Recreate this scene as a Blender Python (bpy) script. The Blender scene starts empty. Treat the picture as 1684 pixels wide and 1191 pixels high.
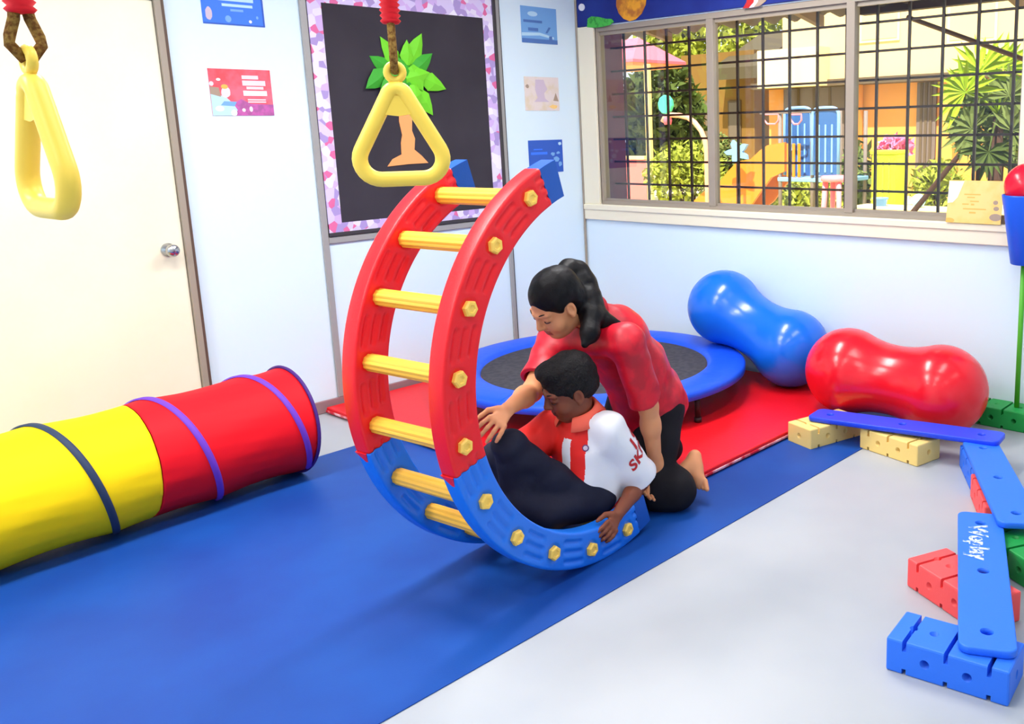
import bpy, bmesh, math, random
import numpy as np
from mathutils import Vector, Matrix
from mathutils.bvhtree import BVHTree
random.seed(7)
SC = bpy.context.scene
COL = SC.collection
R_ = math.radians

# ------------------------------------------------------------------ camera
F, CX, CY, W, H = 1494.75, 1138.33, 505.71, 1684.0, 1191.0
YAW, PITCH, ROLL = R_(39.55317), R_(11.15153), R_(-1.23965)
CAM = Vector((-4.46245, -4.64496, 1.5))
fw = Vector((math.cos(YAW)*math.cos(PITCH), math.sin(YAW)*math.cos(PITCH), -math.sin(PITCH)))
rt0 = Vector((math.sin(YAW), -math.cos(YAW), 0)); up0 = rt0.cross(fw)
rt = math.cos(ROLL)*rt0 + math.sin(ROLL)*up0
up = -math.sin(ROLL)*rt0 + math.cos(ROLL)*up0
cd = bpy.data.cameras.new('camera'); cam = bpy.data.objects.new('camera', cd); COL.objects.link(cam)
m = Matrix((rt, up, -fw)).transposed().to_4x4(); m.translation = CAM; cam.matrix_world = m
cd.sensor_fit = 'HORIZONTAL'; cd.sensor_width = 36; cd.lens = F/W*36
cd.shift_x = -(CX-W/2)/W; cd.shift_y = (CY-H/2)/W
cd.clip_start = .05; cd.clip_end = 300
SC.camera = cam

def ray(px, py): return rt*((px-CX)/F) + up*(-(py-CY)/F) + fw
def atx(px, py, v): d = ray(px, py); return CAM + d*((v-CAM.x)/d.x)
def at(px, py, v): d = ray(px, py); return CAM + d*((v-CAM.y)/d.y)
def atz(px, py, v=0): d = ray(px, py); return CAM + d*((v-CAM.z)/d.z)
def atd(px, py, D): return CAM + ray(px, py)*D

# ------------------------------------------------------------------ light
SC.view_settings.view_transform = 'Standard'; SC.view_settings.look = 'None'
SC.view_settings.exposure = 0.14; SC.view_settings.gamma = 1.0; SC.view_settings.use_curve_mapping = False
wd = bpy.data.worlds.new('world'); SC.world = wd; wd.use_nodes = True
bg = wd.node_tree.nodes['Background']; bg.inputs[0].default_value = (.80, .90, 1, 1); bg.inputs[1].default_value = 1.5
sl = bpy.data.lights.new('sun', 'SUN'); sl.energy = 11.0; sl.angle = R_(.6); sl.color = (1, .93, .80)
so = bpy.data.objects.new('sun', sl); COL.objects.link(so)
so.rotation_euler = Vector((.60, .18, -.95)).to_track_quat('-Z', 'Y').to_euler()
ROOM_Z = 2.75
for lx in (-5.3, -3.3, -1.3):
    for ly, pw in ((-5.0, 5), (-3.3, 15), (-1.75, 50)):
        al = bpy.data.lights.new('ceiling_light', 'AREA'); al.shape = 'RECTANGLE'; al.size = 1.2; al.size_y = .3
        al.energy = pw; al.color = (1, .985, .96)
        ao = bpy.data.objects.new('ceiling_light', al); COL.objects.link(ao); ao.location = (lx, ly, ROOM_Z-.03)

# ------------------------------------------------------------------ materials
def lin(c):
    return tuple(((v/255)/12.92 if v/255 <= .04045 else ((v/255+.055)/1.055)**2.4) for v in c)
def mat(name, rgb, rough=.5, spec=.5, metal=0, bump=None, vary=None, coat=0, sheen=0, sub=0):
    """bump=(scale, strength), vary=(scale, rgb2, lo, hi)"""
    M = bpy.data.materials.new(name); M.use_nodes = True; N = M.node_tree.nodes; L = M.node_tree.links
    b = N['Principled BSDF']; b.inputs['Base Color'].default_value = (*lin(rgb), 1)
    b.inputs['Roughness'].default_value = rough; b.inputs['Specular IOR Level'].default_value = spec
    b.inputs['Metallic'].default_value = metal; b.inputs['Coat Weight'].default_value = coat
    b.inputs['Coat Roughness'].default_value = .15
    b.inputs['Sheen Weight'].default_value = sheen
    if sub: b.inputs['Subsurface Weight'].default_value = sub; b.inputs['Subsurface Scale'].default_value = .01
    tc = N.new('ShaderNodeTexCoord')
    if bump:
        n = N.new('ShaderNodeTexNoise'); n.inputs['Scale'].default_value = bump[0]; n.inputs['Detail'].default_value = 4
        bp = N.new('ShaderNodeBump'); bp.inputs['Strength'].default_value = bump[1]; bp.inputs['Distance'].default_value = .01
        L.new(tc.outputs['Object'], n.inputs['Vector']); L.new(n.outputs['Fac'], bp.inputs['Height']); L.new(bp.outputs[0], b.inputs['Normal'])
    if vary:
        n = N.new('ShaderNodeTexNoise'); n.inputs['Scale'].default_value = vary[0]; n.inputs['Detail'].default_value = 3
        mr = N.new('ShaderNodeMapRange'); mr.inputs[1].default_value = vary[2]; mr.inputs[2].default_value = vary[3]
        mx = N.new('ShaderNodeMix'); mx.data_type = 'RGBA'
        mx.inputs[6].default_value = (*lin(rgb), 1); mx.inputs[7].default_value = (*lin(vary[1]), 1)
        L.new(tc.outputs['Object'], n.inputs['Vector']); L.new(n.outputs['Fac'], mr.inputs[0]); L.new(mr.outputs[0], mx.inputs[0])
        L.new(mx.outputs[2], b.inputs['Base Color'])
    return M
MT = {}
def mk(key, *a, **k): MT[key] = mat(key, *a, **k); return MT[key]
mk('wall_white', (218, 237, 248), .55, .3, bump=(60, .03))
mk('ceiling_white', (240, 240, 238), .9, .2)
mk('floor_grey', (180, 183, 187), .38, .4, vary=(1.6, (166, 171, 178), .35, .7))
mk('mat_blue', (20, 76, 160), .5, .25, vary=(2.2, (18, 64, 146), .35, .65), bump=(180, .03))
mk('door_cream', (240, 236, 212), .45, .4, vary=(2, (236, 230, 202), .3, .7))
mk('jamb', (158, 146, 130), .45, .5)
mk('jamb_dark', (92, 72, 60), .5, .4)
mk('strip_grey', (158, 156, 154), .4, .5)
mk('strip_dark', (60, 56, 60), .5, .4)
mk('baseboard', (150, 118, 122), .5, .4)
mk('trim_cream', (238, 230, 205), .5, .4)
mk('alu', (158, 146, 132), .4, .5)
mk('grille_black', (44, 24, 16), .5, .4)
mk('steel', (190, 190, 190), .22, .5, 1.0)
mk('red_plastic', (238, 16, 28), .38, .45, bump=(220, .10))
mk('blue_plastic', (22, 116, 230), .36, .45, bump=(220, .08))
mk('cap_blue', (14, 82, 176), .4, .45, bump=(200, .06))
mk('rung_yellow', (250, 188, 64), .4, .45)
mk('bolt_yellow', (255, 208, 92), .4, .45)
mk('yellow_fabric', (255, 216, 10), .7, .2, bump=(40, .05))
mk('red_fabric', (230, 10, 28), .65, .25, bump=(40, .05))
mk('purple_tape', (112, 60, 186), .6, .3)
mk('dark_tape', (44, 58, 84), .6, .3)
mk('hoop_purple', (70, 34, 120), .6, .3)
mk('red_vinyl', (224, 10, 24), .42, .4, bump=(90, .10))
mk('mat_edge', (246, 190, 196), .6, .3, vary=(9, (210, 30, 50), .42, .56))
mk('tramp_pad', (18, 82, 222), .45, .4, bump=(14, .25))
mk('tramp_mat', (70, 68, 74), .8, .2, vary=(30, (58, 56, 64), .4, .6))
mk('tramp_leg', (46, 20, 22), .5, .4)
mk('ball_blue', (14, 106, 226), .22, .5)
mk('ball_red', (240, 22, 40), .22, .5)
mk('foam_blue', (42, 116, 240), .5, .4, bump=(120, .06))
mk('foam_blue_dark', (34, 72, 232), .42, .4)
mk('foam_red', (250, 84, 84), .5, .4, bump=(120, .06))
mk('foam_cream', (250, 216, 130), .5, .4, bump=(120, .06))
mk('foam_green', (24, 150, 66), .5, .4, bump=(120, .06))
mk('pole_green', (82, 172, 40), .45, .4)
mk('basket_blue', (14, 92, 226), .4, .45)
mk('small_ball_red', (226, 16, 50), .25, .5)
mk('ring_yellow', (255, 216, 84), .4, .4)
mk('rope_khaki', (158, 122, 62), .9, .1, bump=(300, .6), vary=(120, (112, 72, 36), .4, .6))
mk('sleeve_red', (216, 10, 30), .6, .3)
mk('board_black', (62, 58, 66), .85, .15, vary=(3, (56, 52, 60), .35, .65))
mk('leaf_green', (116, 212, 44), .6, .3)
mk('leaf_dark', (60, 164, 48), .6, .3)
mk('trunk_orange', (248, 166, 104), .7, .2)
mk('navy', (22, 38, 122), .6, .3, vary=(3, (30, 52, 140), .4, .7))
mk('planet_orange', (232, 160, 44), .6, .3, vary=(14, (180, 108, 44), .45, .6))
mk('space_green', (74, 186, 74), .6, .3, vary=(40, (54, 150, 60), .5, .6))
mk('white_print', (240, 240, 244), .6, .3)
mk('poster_blue', (60, 122, 244), .5, .3)
mk('poster_blue_deep', (48, 92, 190), .5, .3)
mk('poster_pale_blue', (186, 222, 246), .5, .3)
mk('poster_red', (252, 110, 130), .5, .3, vary=(9, (250, 80, 90), .4, .6))
mk('poster_magenta', (196, 96, 170), .5, .3, vary=(40, (168, 90, 150), .4, .6))
mk('poster_pink_text', (250, 214, 226), .5, .3)
mk('poster_sky', (118, 170, 226), .5, .3)
mk('poster_ink', (82, 120, 186), .5, .3)
mk('poster_cream', (228, 214, 210), .5, .3, vary=(16, (222, 206, 184), .45, .65))
mk('poster_lilac', (206, 188, 206), .5, .3)
mk('poster_brown', (168, 146, 128), .5, .3)
mk('card_orange', (250, 208, 130), .35, .4, vary=(10, (250, 196, 104), .45, .65))
mk('card_ink', (238, 180, 88), .5, .3)
mk('skin_light', (224, 152, 106), .5, .35, sub=.05)
mk('skin_lip', (176, 92, 76), .5, .35)
mk('skin_dark', (126, 66, 42), .48, .4, sub=.03)
mk('skin_dark_lip', (92, 46, 40), .5, .35)
mk('hair_black', (10, 9, 13), .5, .18, bump=(60, .2))
mk('hair_boy', (20, 17, 19), .7, .25, bump=(140, .9))
mk('eye_dark', (26, 16, 14), .3, .5)
mk('shirt_crimson', (208, 12, 40), .45, .45, vary=(16, (176, 8, 34), .42, .60), bump=(14, .25))
mk('trouser_black', (24, 22, 28), .8, .2, bump=(30, .2))
mk('trouser_navy', (24, 26, 46), .75, .25, bump=(26, .3))
mk('shirt_white', (236, 236, 242), .7, .25, bump=(24, .2))
mk('shirt_orange', (238, 40, 34), .6, .3, bump=(24, .2))
mk('collar_orange', (250, 106, 84), .65, .25)
mk('print_red', (190, 40, 44), .6, .3)
mk('badge', (110, 70, 120), .6, .3)
mk('badge_blue', (50, 50, 120), .6, .3)
mk('white_worn', (214, 230, 250), .6, .3)
# outdoors
mk('out_ground', (196, 190, 96), .95, .1, vary=(.8, (238, 226, 178), .45, .55))
mk('out_pillar', (112, 62, 76), .8, .2)
mk('out_eave', (92, 74, 72), .7, .2)
mk('out_beam', (150, 120, 96), .7, .2)
mk('pav_pink', (226, 104, 122), .7, .2)
mk('pav_fascia', (240, 160, 110), .7, .2)
mk('pav_post', (252, 214, 140), .7, .2)
mk('pav_wall', (220, 110, 104), .7, .2)
mk('bld_cream', (226, 196, 138), .9, .1)
mk('bld_pale', (238, 214, 160), .9, .1)
mk('bld_orange', (214, 150, 76), .9, .1)
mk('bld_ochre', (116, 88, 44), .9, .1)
mk('bld_band', (92, 78, 60), .8, .1)
mk('bld_grey', (110, 98, 92), .8, .1)
mk('bld_window', (96, 84, 72), .4, .4)
mk('bld_roof', (78, 70, 52), .8, .1)
mk('slide_orange', (212, 122, 22), .45, .4)
mk('play_blue', (44, 88, 146), .45, .4)
mk('play_blue_edge', (120, 170, 235), .45, .4)
mk('play_grey', (120, 108, 100), .6, .3)
mk('play_pink', (246, 130, 140), .5, .4)
mk('play_sky', (120, 168, 214), .5, .4)
mk('arch_pink', (246, 158, 130), .5, .4)
mk('disc_green', (70, 210, 150), .5, .4)
mk('bin_lime', (214, 226, 30), .5, .4)
mk('bucket_blue', (106, 160, 236), .5, .4)
mk('ball_cyan', (140, 214, 224), .4, .4)
mk('leaf_palm', (150, 180, 30), .6, .3)
mk('leaf_bush', (104, 118, 60), .7, .2)
mk('leaf_tree', (70, 86, 34), .8, .2)
mk('leaf_lime', (142, 152, 52), .7, .2)
mk('bark', (70, 50, 40), .9, .1)
mk('flower_pink', (240, 130, 170), .7, .2)
# floral border paper
def floral():
    M = mat('floral_border', (214, 200, 236), .7, .2); N = M.node_tree.nodes; L = M.node_tree.links; b = N['Principled BSDF']
    tc = [n for n in N if n.type == 'TEX_COORD'][0]
    v = N.new('ShaderNodeTexVoronoi'); v.inputs['Scale'].default_value = 26; L.new(tc.outputs['Object'], v.inputs['Vector'])
    cr = N.new('ShaderNodeValToRGB'); cr.color_ramp.interpolation = 'CONSTANT'
    cols = [(0, (214, 200, 238)), (.3, (228, 220, 242)), (.52, (170, 150, 206)), (.68, (206, 176, 230)), (.84, (222, 110, 160)), (.93, (238, 232, 246))]
    e = cr.color_ramp.elements
    e[0].position = 0; e[0].color = (*lin(cols[0][1]), 1); e[1].position = .3; e[1].color = (*lin(cols[1][1]), 1)
    for p, c in cols[2:]:
        x = e.new(p); x.color = (*lin(c), 1)
    sx = N.new('ShaderNodeSeparateColor'); L.new(v.outputs['Color'], sx.inputs[0]); L.new(sx.outputs[0], cr.inputs[0]); L.new(cr.outputs[0], b.inputs['Base Color'])
    return M
MT['floral'] = floral()
def glass():
    M = bpy.data.materials.new('window_glass'); M.use_nodes = True; N = M.node_tree.nodes; L = M.node_tree.links
    N.remove(N['Principled BSDF']); o = N['Material Output']
    t = N.new('ShaderNodeBsdfTransparent'); g = N.new('ShaderNodeBsdfGlossy'); g.inputs['Roughness'].default_value = .03
    fr = N.new('ShaderNodeFresnel'); fr.inputs[0].default_value = 1.35
    mx = N.new('ShaderNodeMixShader'); L.new(fr.outputs[0], mx.inputs[0]); L.new(t.outputs[0], mx.inputs[1]); L.new(g.outputs[0], mx.inputs[2]); L.new(mx.outputs[0], o.inputs[0])
    return M
MT['glass'] = glass()

# ------------------------------------------------------------------ mesh helpers
class MB:
    """collects geometry for ONE mesh object"""
    def __init__(s): s.v = []; s.f = []; s.m = []; s.sm = []
    def add(s, v, f, mi=0, smooth=False):
        o = len(s.v); s.v += [tuple(p) for p in v]
        for q in f: s.f.append(tuple(i+o for i in q)); s.m.append(mi); s.sm.append(smooth)
        return s
    def box(s, a, b, mi=0):
        x0, y0, z0 = a; x1, y1, z1 = b
        v = [(x0,y0,z0),(x1,y0,z0),(x1,y1,z0),(x0,y1,z0),(x0,y0,z1),(x1,y0,z1),(x1,y1,z1),(x0,y1,z1)]
        return s.add(v, [(0,3,2,1),(4,5,6,7),(0,1,5,4),(1,2,6,5),(2,3,7,6),(3,0,4,7)], mi)
    def obox(s, c, ax, ay, az, mi=0):
        """oriented box: centre + three half-axis vectors"""
        c, ax, ay, az = map(Vector, (c, ax, ay, az))
        v = [c+ax*i+ay*j+az*k for k in (-1,1) for j in (-1,1) for i in (-1,1)]
        return s.add(v, [(0,2,3,1),(4,5,7,6),(0,1,5,4),(1,3,7,5),(3,2,6,7),(2,0,4,6)], mi)
    def rbox(s, a, b, bev=.005, seg=2, mi=0, mtx=None):
        bm = bmesh.new(); bmesh.ops.create_cube(bm, size=1)
        a, b = Vector(a), Vector(b); d = b-a; c = (a+b)/2
        for q in bm.verts: q.co = Vector((q.co.x*d.x, q.co.y*d.y, q.co.z*d.z))+c
        bmesh.ops.bevel(bm, geom=bm.edges[:], offset=bev, segments=seg, profile=.5, affect='EDGES')
        if mtx: bm.transform(mtx)
        bm.verts.index_update()
        s.add([q.co for q in bm.verts], [[q.index for q in f.verts] for f in bm.faces], mi, False); bm.free(); return s
    def tube(s, pts, r, n=12, closed=False, mi=0, caps=True, flat=None):
        pts = [Vector(p) for p in pts]; N = len(pts); rr = r if hasattr(r, '__len__') else [r]*N
        vs = []; ref = None
        for i, p in enumerate(pts):
            t = (pts[(i+1) % N]-pts[i-1]) if closed else (pts[min(i+1, N-1)]-pts[max(i-1, 0)])
            t.normalize()
            if ref is None: ref = t.orthogonal().normalized() if flat is None else Vector(flat)
            ref = (ref-t*ref.dot(t)).normalized(); b = t.cross(ref)
            for k in range(n):
                a = 2*math.pi*k/n; vs.append(p+(ref*math.cos(a)+b*math.sin(a))*rr[i])
        fs = []
        for i in range(N if closed else N-1):
            j = (i+1) % N
            for k in range(n): fs.append((i*n+k, i*n+(k+1) % n, j*n+(k+1) % n, j*n+k))
        s.add(vs, fs, mi, True)
        if caps and not closed: s.add(vs[:n], [tuple(range(n))[::-1]], mi); s.add(vs[-n:], [tuple(range(n))], mi)
        return s
    def cyl(s, a, b, r0, r1=None, n=20, mi=0): return s.tube([a, b], [r0, r0 if r1 is None else r1], n, mi=mi)
    def lathe(s, prof, c, axis=(0,0,1), n=32, mi=0, smooth=True):
        ax = Vector(axis).normalized(); u = ax.orthogonal().normalized(); w = ax.cross(u); c = Vector(c); vs = []
        for (r, h) in prof:
            for k in range(n):
                a = 2*math.pi*k/n; vs.append(c+ax*h+(u*math.cos(a)+w*math.sin(a))*r)
        fs = [(i*n+k, i*n+(k+1) % n, (i+1)*n+(k+1) % n, (i+1)*n+k) for i in range(len(prof)-1) for k in range(n)]
        return s.add(vs, fs, mi, smooth)
    def ball(s, c, r, n=20, mi=0):
        rr = r if hasattr(r, '__len__') else (r, r, r)
        vs = []; 
        for i in range(n//2+1):
            th = math.pi*i/(n//2)
            for k in range(n):
                a = 2*math.pi*k/n; vs.append((c[0]+rr[0]*math.sin(th)*math.cos(a), c[1]+rr[1]*math.sin(th)*math.sin(a), c[2]+rr[2]*math.cos(th)))
        fs = [(i*n+k, (i+1)*n+k, (i+1)*n+(k+1) % n, i*n+(k+1) % n) for i in range(n//2) for k in range(n)]
        return s.add(vs, fs, mi, True)
    def prism(s, poly, o, u, v, th, mi=0):
        """2-D outline extruded: point = o + u*x + v*y, thickness th along u x v (both ways from o .. o+n*th)"""
        o, u, v = Vector(o), Vector(u), Vector(v); n = u.cross(v).normalized()*th; k = len(poly)
        a = [o+u*x+v*y for x, y in poly]; b = [p+n for p in a]
        return s.add(a+b, [tuple(range(k))[::-1], tuple(range(k, 2*k))]+[(i, (i+1) % k, k+(i+1) % k, k+i) for i in range(k)], mi)
    def build(s, name, mats, parent=None, world=True):
        me = bpy.data.meshes.new(name)
        off = Vector((0, 0, 0))
        if parent is not None and world: off = Vector(parent.get('_w', (0, 0, 0)))
        me.from_pydata([(p[0]-off.x, p[1]-off.y, p[2]-off.z) for p in s.v], [], s.f)
        for mm in (mats if isinstance(mats, (list, tuple)) else [mats]): me.materials.append(MT[mm] if isinstance(mm, str) else mm)
        me.polygons.foreach_set('material_index', s.m); me.polygons.foreach_set('use_smooth', s.sm); me.update()
        bm = bmesh.new(); bm.from_mesh(me); bmesh.ops.remove_doubles(bm, verts=bm.verts, dist=1e-6); bmesh.ops.recalc_face_normals(bm, faces=bm.faces); bm.to_mesh(me); bm.free()
        return link(name, me, parent)
def link(name, me, parent=None):
    o = bpy.data.objects.new(name, me); COL.objects.link(o)
    if parent is not None:
        o.parent = parent
        if '_w' in parent: o['_w'] = parent['_w']
    return o
def thing(name, loc, label, cat, group=None, rz=0):
    o = bpy.data.objects.new(name, None); COL.objects.link(o); o.location = loc; o.rotation_euler = (0, 0, rz)
    o.empty_display_size = .1; o['_w'] = tuple(loc)
    return tag(o, label, cat, group)
def tag(o, label, cat, group=None):
    o['label'] = label; o['category'] = cat
    if group: o['group'] = group
    return o
def struct(o): o['kind'] = 'structure'; return o
def copy_tree(o, parent=None):
    c = o.copy(); COL.objects.link(c)
    if parent: c.parent = parent
    for ch in list(o.children): copy_tree(ch, c)
    return c
def clean():
    for o in SC.objects:
        if '_w' in o: del o['_w']

# ================================================================== SETTING
RX0, RY0 = -6.4, -6.2
struct(MB().box((RX0-.2, RY0-.2, -.15), (.07, .2, 0)).build('floor', 'floor_grey'))
struct(MB().box((RX0-.2, RY0-.2, ROOM_Z), (.07, .2, ROOM_Z+.15)).build('ceiling', 'ceiling_white'))
struct(MB().box((RX0-.2, 0, 0), (.07, .2, ROOM_Z)).build('wall_left', 'wall_white'))
struct(MB().box((RX0-.2, RY0-.2, 0), (RX0, 0, ROOM_Z)).build('wall_back', 'wall_white'))
struct(MB().box((RX0, RY0-.2, 0), (.07, RY0, ROOM_Z)).build('wall_near', 'wall_white'))
WY0, WY1, WZ0, WZ1 = -3.06, -.17, .995, 2.175
def holed(x0, x1, ya, yb, name, mt):
    w = MB(); w.box((x0, ya, 0), (x1, yb, WZ0)); w.box((x0, ya, WZ1), (x1, yb, ROOM_Z+.15)); w.box((x0, ya, WZ0), (x1, WY0, WZ1)); w.box((x0, WY1, WZ0), (x1, yb, WZ1)); return struct(w.build(name, mt))
holed(0, .07, RY0, 0, 'wall_right', 'wall_white')
holed(.0705, .26, RY0-2, 2, 'wall_facade', 'out_pillar')
# blue vinyl runner laid flat on the floor, parallel to the left wall
tag(MB().rbox((RX0+.02, -2.66, 0), (-.12, -.64, .004), .001, 1).build('floor_mat', 'mat_blue'),
    'long dark blue vinyl mat lying on the grey floor along the left wall', 'mat')
# window casing, sill
t = MB()
t.rbox((-.022, WY0-.16, .893), (.0, -.022, 1.0), .004)
t.rbox((-.03, WY0-.16, .962), (.07, -.022, .997), .004)
struct(t.build('trim_1', 'trim_cream'))
struct(MB().rbox((-.018, WY1, 1.0), (.07, -.022, 2.18), .003).build('trim_2', 'trim_cream'))
struct(MB().rbox((-.018, WY0-.16, 1.0), (.07, WY0+.02, 2.18), .003).build('trim_3', 'trim_cream'))
# window: aluminium frame, sashes, panes
win = thing('window_1', (0.05, (WY0+WY1)/2, WZ0), 'x', 'x'); del win['label']; del win['category']; struct(win)
fr = MB(); FX0, FX1 = .005, .065
fr.box((FX0, WY0, .997), (FX1, WY1, 1.022)); fr.box((FX0, WY0, 2.142), (FX1, WY1, 2.175))
fr.box((FX0, WY1-.022, 1.02), (FX1, WY1, 2.145)); fr.box((FX0, WY0, 1.02), (FX1, WY0+.03, 2.145))
fr.build('window_frame', 'alu', win)
for yy, x0 in ((-1.137, .0), (-2.10, .0)):
    MB().rbox((x0, yy-.026, 1.02), (.055, yy+.026, 2.144), .003).build('mullion', 'alu', win)
ys = [WY1-.022, -1.137+.02, -1.137-.02, -2.10+.02, -2.10-.02, WY0+.03]
for i in range(3):
    a, b = ys[2*i+1], ys[2*i]
    MB().box((.030, a, 1.02), (.034, b, 2.144)).build('window_pane', 'glass', win)
    s_ = MB()
    s_.box((.022, a, 1.02), (.042, b, 1.04)); s_.box((.022, a, 2.118), (.042, b, 2.144))
    s_.build('sash', 'alu', win)
# security grille
gr = thing('window_grille', (.14, (WY0+WY1)/2, WZ0), 'black iron security grille of crossed bars fixed outside the sliding window', 'grille')
y = -.118
while y > WY0+.03:
    if y < WY1-.01: MB().box((.126, y-.007, WZ0+.003), (.139, y+.007, WZ1-.003)).build('vertical_bar', 'grille_black', gr)
    y -= .1885
for k in range(8):
    z = 1.133+.1515*k
    if z < 2.17: MB().box((.139, WY0+.002, z-.0065), (.150, WY1-.002, z+.0065)).build('horizontal_bar', 'grille_black', gr)
# left wall trims
def strip(name, x0, x1, z0, z1, th, mt): return struct(MB().rbox((x0, -th, z0), (x1, 0, z1), min(th, .01)*.4, 1).build(name, mt))
strip('trim_4', -1.962, -1.925, .07, ROOM_Z, .014, 'strip_grey')
strip('trim_5', -.700, -.668, .07, ROOM_Z, .014, 'strip_grey')
strip('trim_6', -.668, -.660, .07, ROOM_Z, .012, 'strip_dark')
strip('trim_7', -1.925, -.70, .925, .962, .014, 'strip_grey')
strip('trim_8', -.018, -.004, .07, ROOM_Z, .016, 'jamb')
strip('baseboard_left', -2.60, -.018, 0, .072, .012, 'baseboard')
# door
dr = thing('door_1', (-3.13, 0, 0), 'x', 'x'); del dr['label']; del dr['category']; struct(dr)
MB().rbox((-3.60, -.03, .004), (-2.672, -.001, 2.12), .003).build('door_panel', 'door_cream', dr)
f_ = MB()
f_.rbox((-2.670, -.045, 0), (-2.640, 0, 2.17), .004); f_.rbox((-3.645, -.045, 0), (-3.602, 0, 2.17), .004); f_.rbox((-3.645, -.045, 2.125), (-2.64, 0, 2.17), .004)
f_.build('door_frame', 'jamb', dr)
MB().rbox((-2.640, -.040, 0), (-2.626, 0, 2.17), .003).build('door_stop', 'jamb_dark', dr)
kn = MB(); kp = at(276, 411, -.03)
kn.lathe([(0, 0), (.032, 0), (.032, .006), (.014, .012), (.012, .03), (.022, .036), (.029, .048), (.029, .062), (.022, .072), (0, .075)], (kp.x, -.03, kp.z), (0, -1, 0), 28)
kn.build('door_knob', 'steel', dr)

# ================================================================== ROCKER
RC = np.array([-2.30598, -2.47561, .724142]); RM = .666142; RPHI = 1.67204; RTH0, RDT = 2.09085, .304711
a_ = Vector((math.cos(RPHI), math.sin(RPHI), 0)); u_ = Vector((math.sin(RPHI), -math.cos(RPHI), 0)); RCv = Vector(RC)
RO, RI, AW, GAP = .7235, .597, .066, .392
def rp(th, r, s): return RCv + a_*s + u_*(r*math.cos(th)) + Vector((0, 0, r*math.sin(th)))
rk = thing('rocking_ladder', (RC[0], RC[1]+.2, 0), 'red and blue curved rocking ladder with yellow rungs, the boy sitting inside it', 'rocker')
RTH = [RTH0+RDT*i for i in range(10)]
def groove(th, r):
    """recess depth of the moulded slots and bolt seats"""
    d = 0
    for i in range(-1, 10):
        mid = RTH0+RDT*(i+.5); e = (th-mid)*RM
        if abs(e) < .1:
            for q, sh in ((-.033, -.010), (0, 0), (.033, .010)):
                dx = max(abs(e-sh)-.042, 0); dy = r-RM-q+.004
                dd = math.hypot(dx, dy); d = max(d, .006*min(1, max(0, (.0085-dd)/.004)))
    for t0 in RTH:
        dd = math.hypot((th-t0)*RM, r-RM); d = max(d, .004*min(1, max(0, (.033-dd)/.004)))
    return d
def arc(s0, s1, t0, t1, name, mt):
    nt = int((t1-t0)*RM/.006)+1; rs = np.linspace(RI+.006, RO-.006, 22)
    vs = []; fs = []; prof = None
    for i in range(nt+1):
        th = t0+(t1-t0)*i/nt
        ring = [(RI+.0015, s0+.0035)]+[(r, s0+groove(th, r)) for r in rs]+[(RO-.0015, s0+.0035), (RO, s0+.009), (RO, s1-.009), (RO-.0015, s1-.0035)]
        ring += [(r, s1-groove(th, r)) for r in rs[::-1]]+[(RI+.0015, s1-.0035), (RI, s1-.009), (RI, s0+.009)]
        n = len(ring); vs += [rp(th, r, s) for r, s in ring]
    for i in range(nt):
        for k in range(n): fs.append((i*n+k, (i+1)*n+k, (i+1)*n+(k+1) % n, i*n+(k+1) % n))
    b = MB().add(vs, fs, 0, True); b.add(vs[:n], [tuple(range(n))]); b.add(vs[-n:], [tuple(range(n))])
    return b.build(name, mt, rk)
SEAM, TOPT, BOTT = R_(195.7), R_(113.2), R_(282.3)
for s0, s1 in ((0, AW), (GAP, GAP+AW)):
    arc(s0, s1, TOPT, SEAM, 'red_side_rail', 'red_plastic')
    arc(s0, s1, SEAM+.002, BOTT, 'blue_side_rail', 'blue_plastic')
    for t0, t1 in ((R_(106.8), TOPT-.002), (BOTT+.002, R_(288.4))):
        b = MB(); n = 5; vs = []
        e = .004
        for i in range(n+1):
            th = t0+(t1-t0)*i/n
            vs += [rp(th, RI+.002, s0+e), rp(th, RO-.004, s0+e), rp(th, RO-.004, s1-e), rp(th, RI+.002, s1-e)]
        fs = [(i*4+k, i*4+4+k, i*4+4+(k+1) % 4, i*4+(k+1) % 4) for i in range(n) for k in range(4)]+[(0, 1, 2, 3), (n*4, n*4+1, n*4+2, n*4+3)]
        b.add(vs, fs).build('end_cap', 'cap_blue', rk)
    # tongue of the red rail overlapping the blue one at the seam
    b = MB(); b.prism([(0, 0), (.052, 0), (.012, .05)], rp(SEAM, RO-.008, s0+AW/2-.02), -a_*-1, Vector((0, 0, -1))*.8+u_*.35, .012).build('joint_tongue', 'red_plastic', rk)
def rung(th):
    b = MB(); n = 40; vs = []; S = [AW-.03, AW-.02, GAP+.02, GAP+.03]
    er = u_*math.cos(th)+Vector((0, 0, math.sin(th))); et = -u_*math.sin(th)+Vector((0, 0, math.cos(th))); c = rp(th, RM, 0)
    for s in S:
        for k in range(n):
            al = 2*math.pi*k/n; r = .0265*(1+.045*math.cos(al*10)); vs.append(c+a_*s+(er*math.cos(al)+et*math.sin(al))*r)
    fs = [(i*n+k, i*n+(k+1) % n, (i+1)*n+(k+1) % n, (i+1)*n+k) for i in range(3) for k in range(n)]
    o = b.add(vs, fs, 0, False).build('rung', 'rung_yellow', rk)
    for s, sg in ((0, -1), (GAP+AW, 1)):
        h = MB(); vs = []
        for r, q in ((.0255, -.004), (.0255, .007), (.021, .012), (.013, .012), (.010, .0085)):
            for k in range(6):
                al = math.pi/3*k+.25; vs.append(c+a_*(s+sg*q)+(er*math.cos(al)+et*math.sin(al))*r)
        fs = [(i*6+k, i*6+(k+1) % 6, (i+1)*6+(k+1) % 6, (i+1)*6+k) for i in range(4) for k in range(6)]+[(24, 25, 26, 27, 28, 29)]
        h.add(vs, fs).build('rung_cap', 'bolt_yellow', o)
for th in RTH: rung(th)

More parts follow.
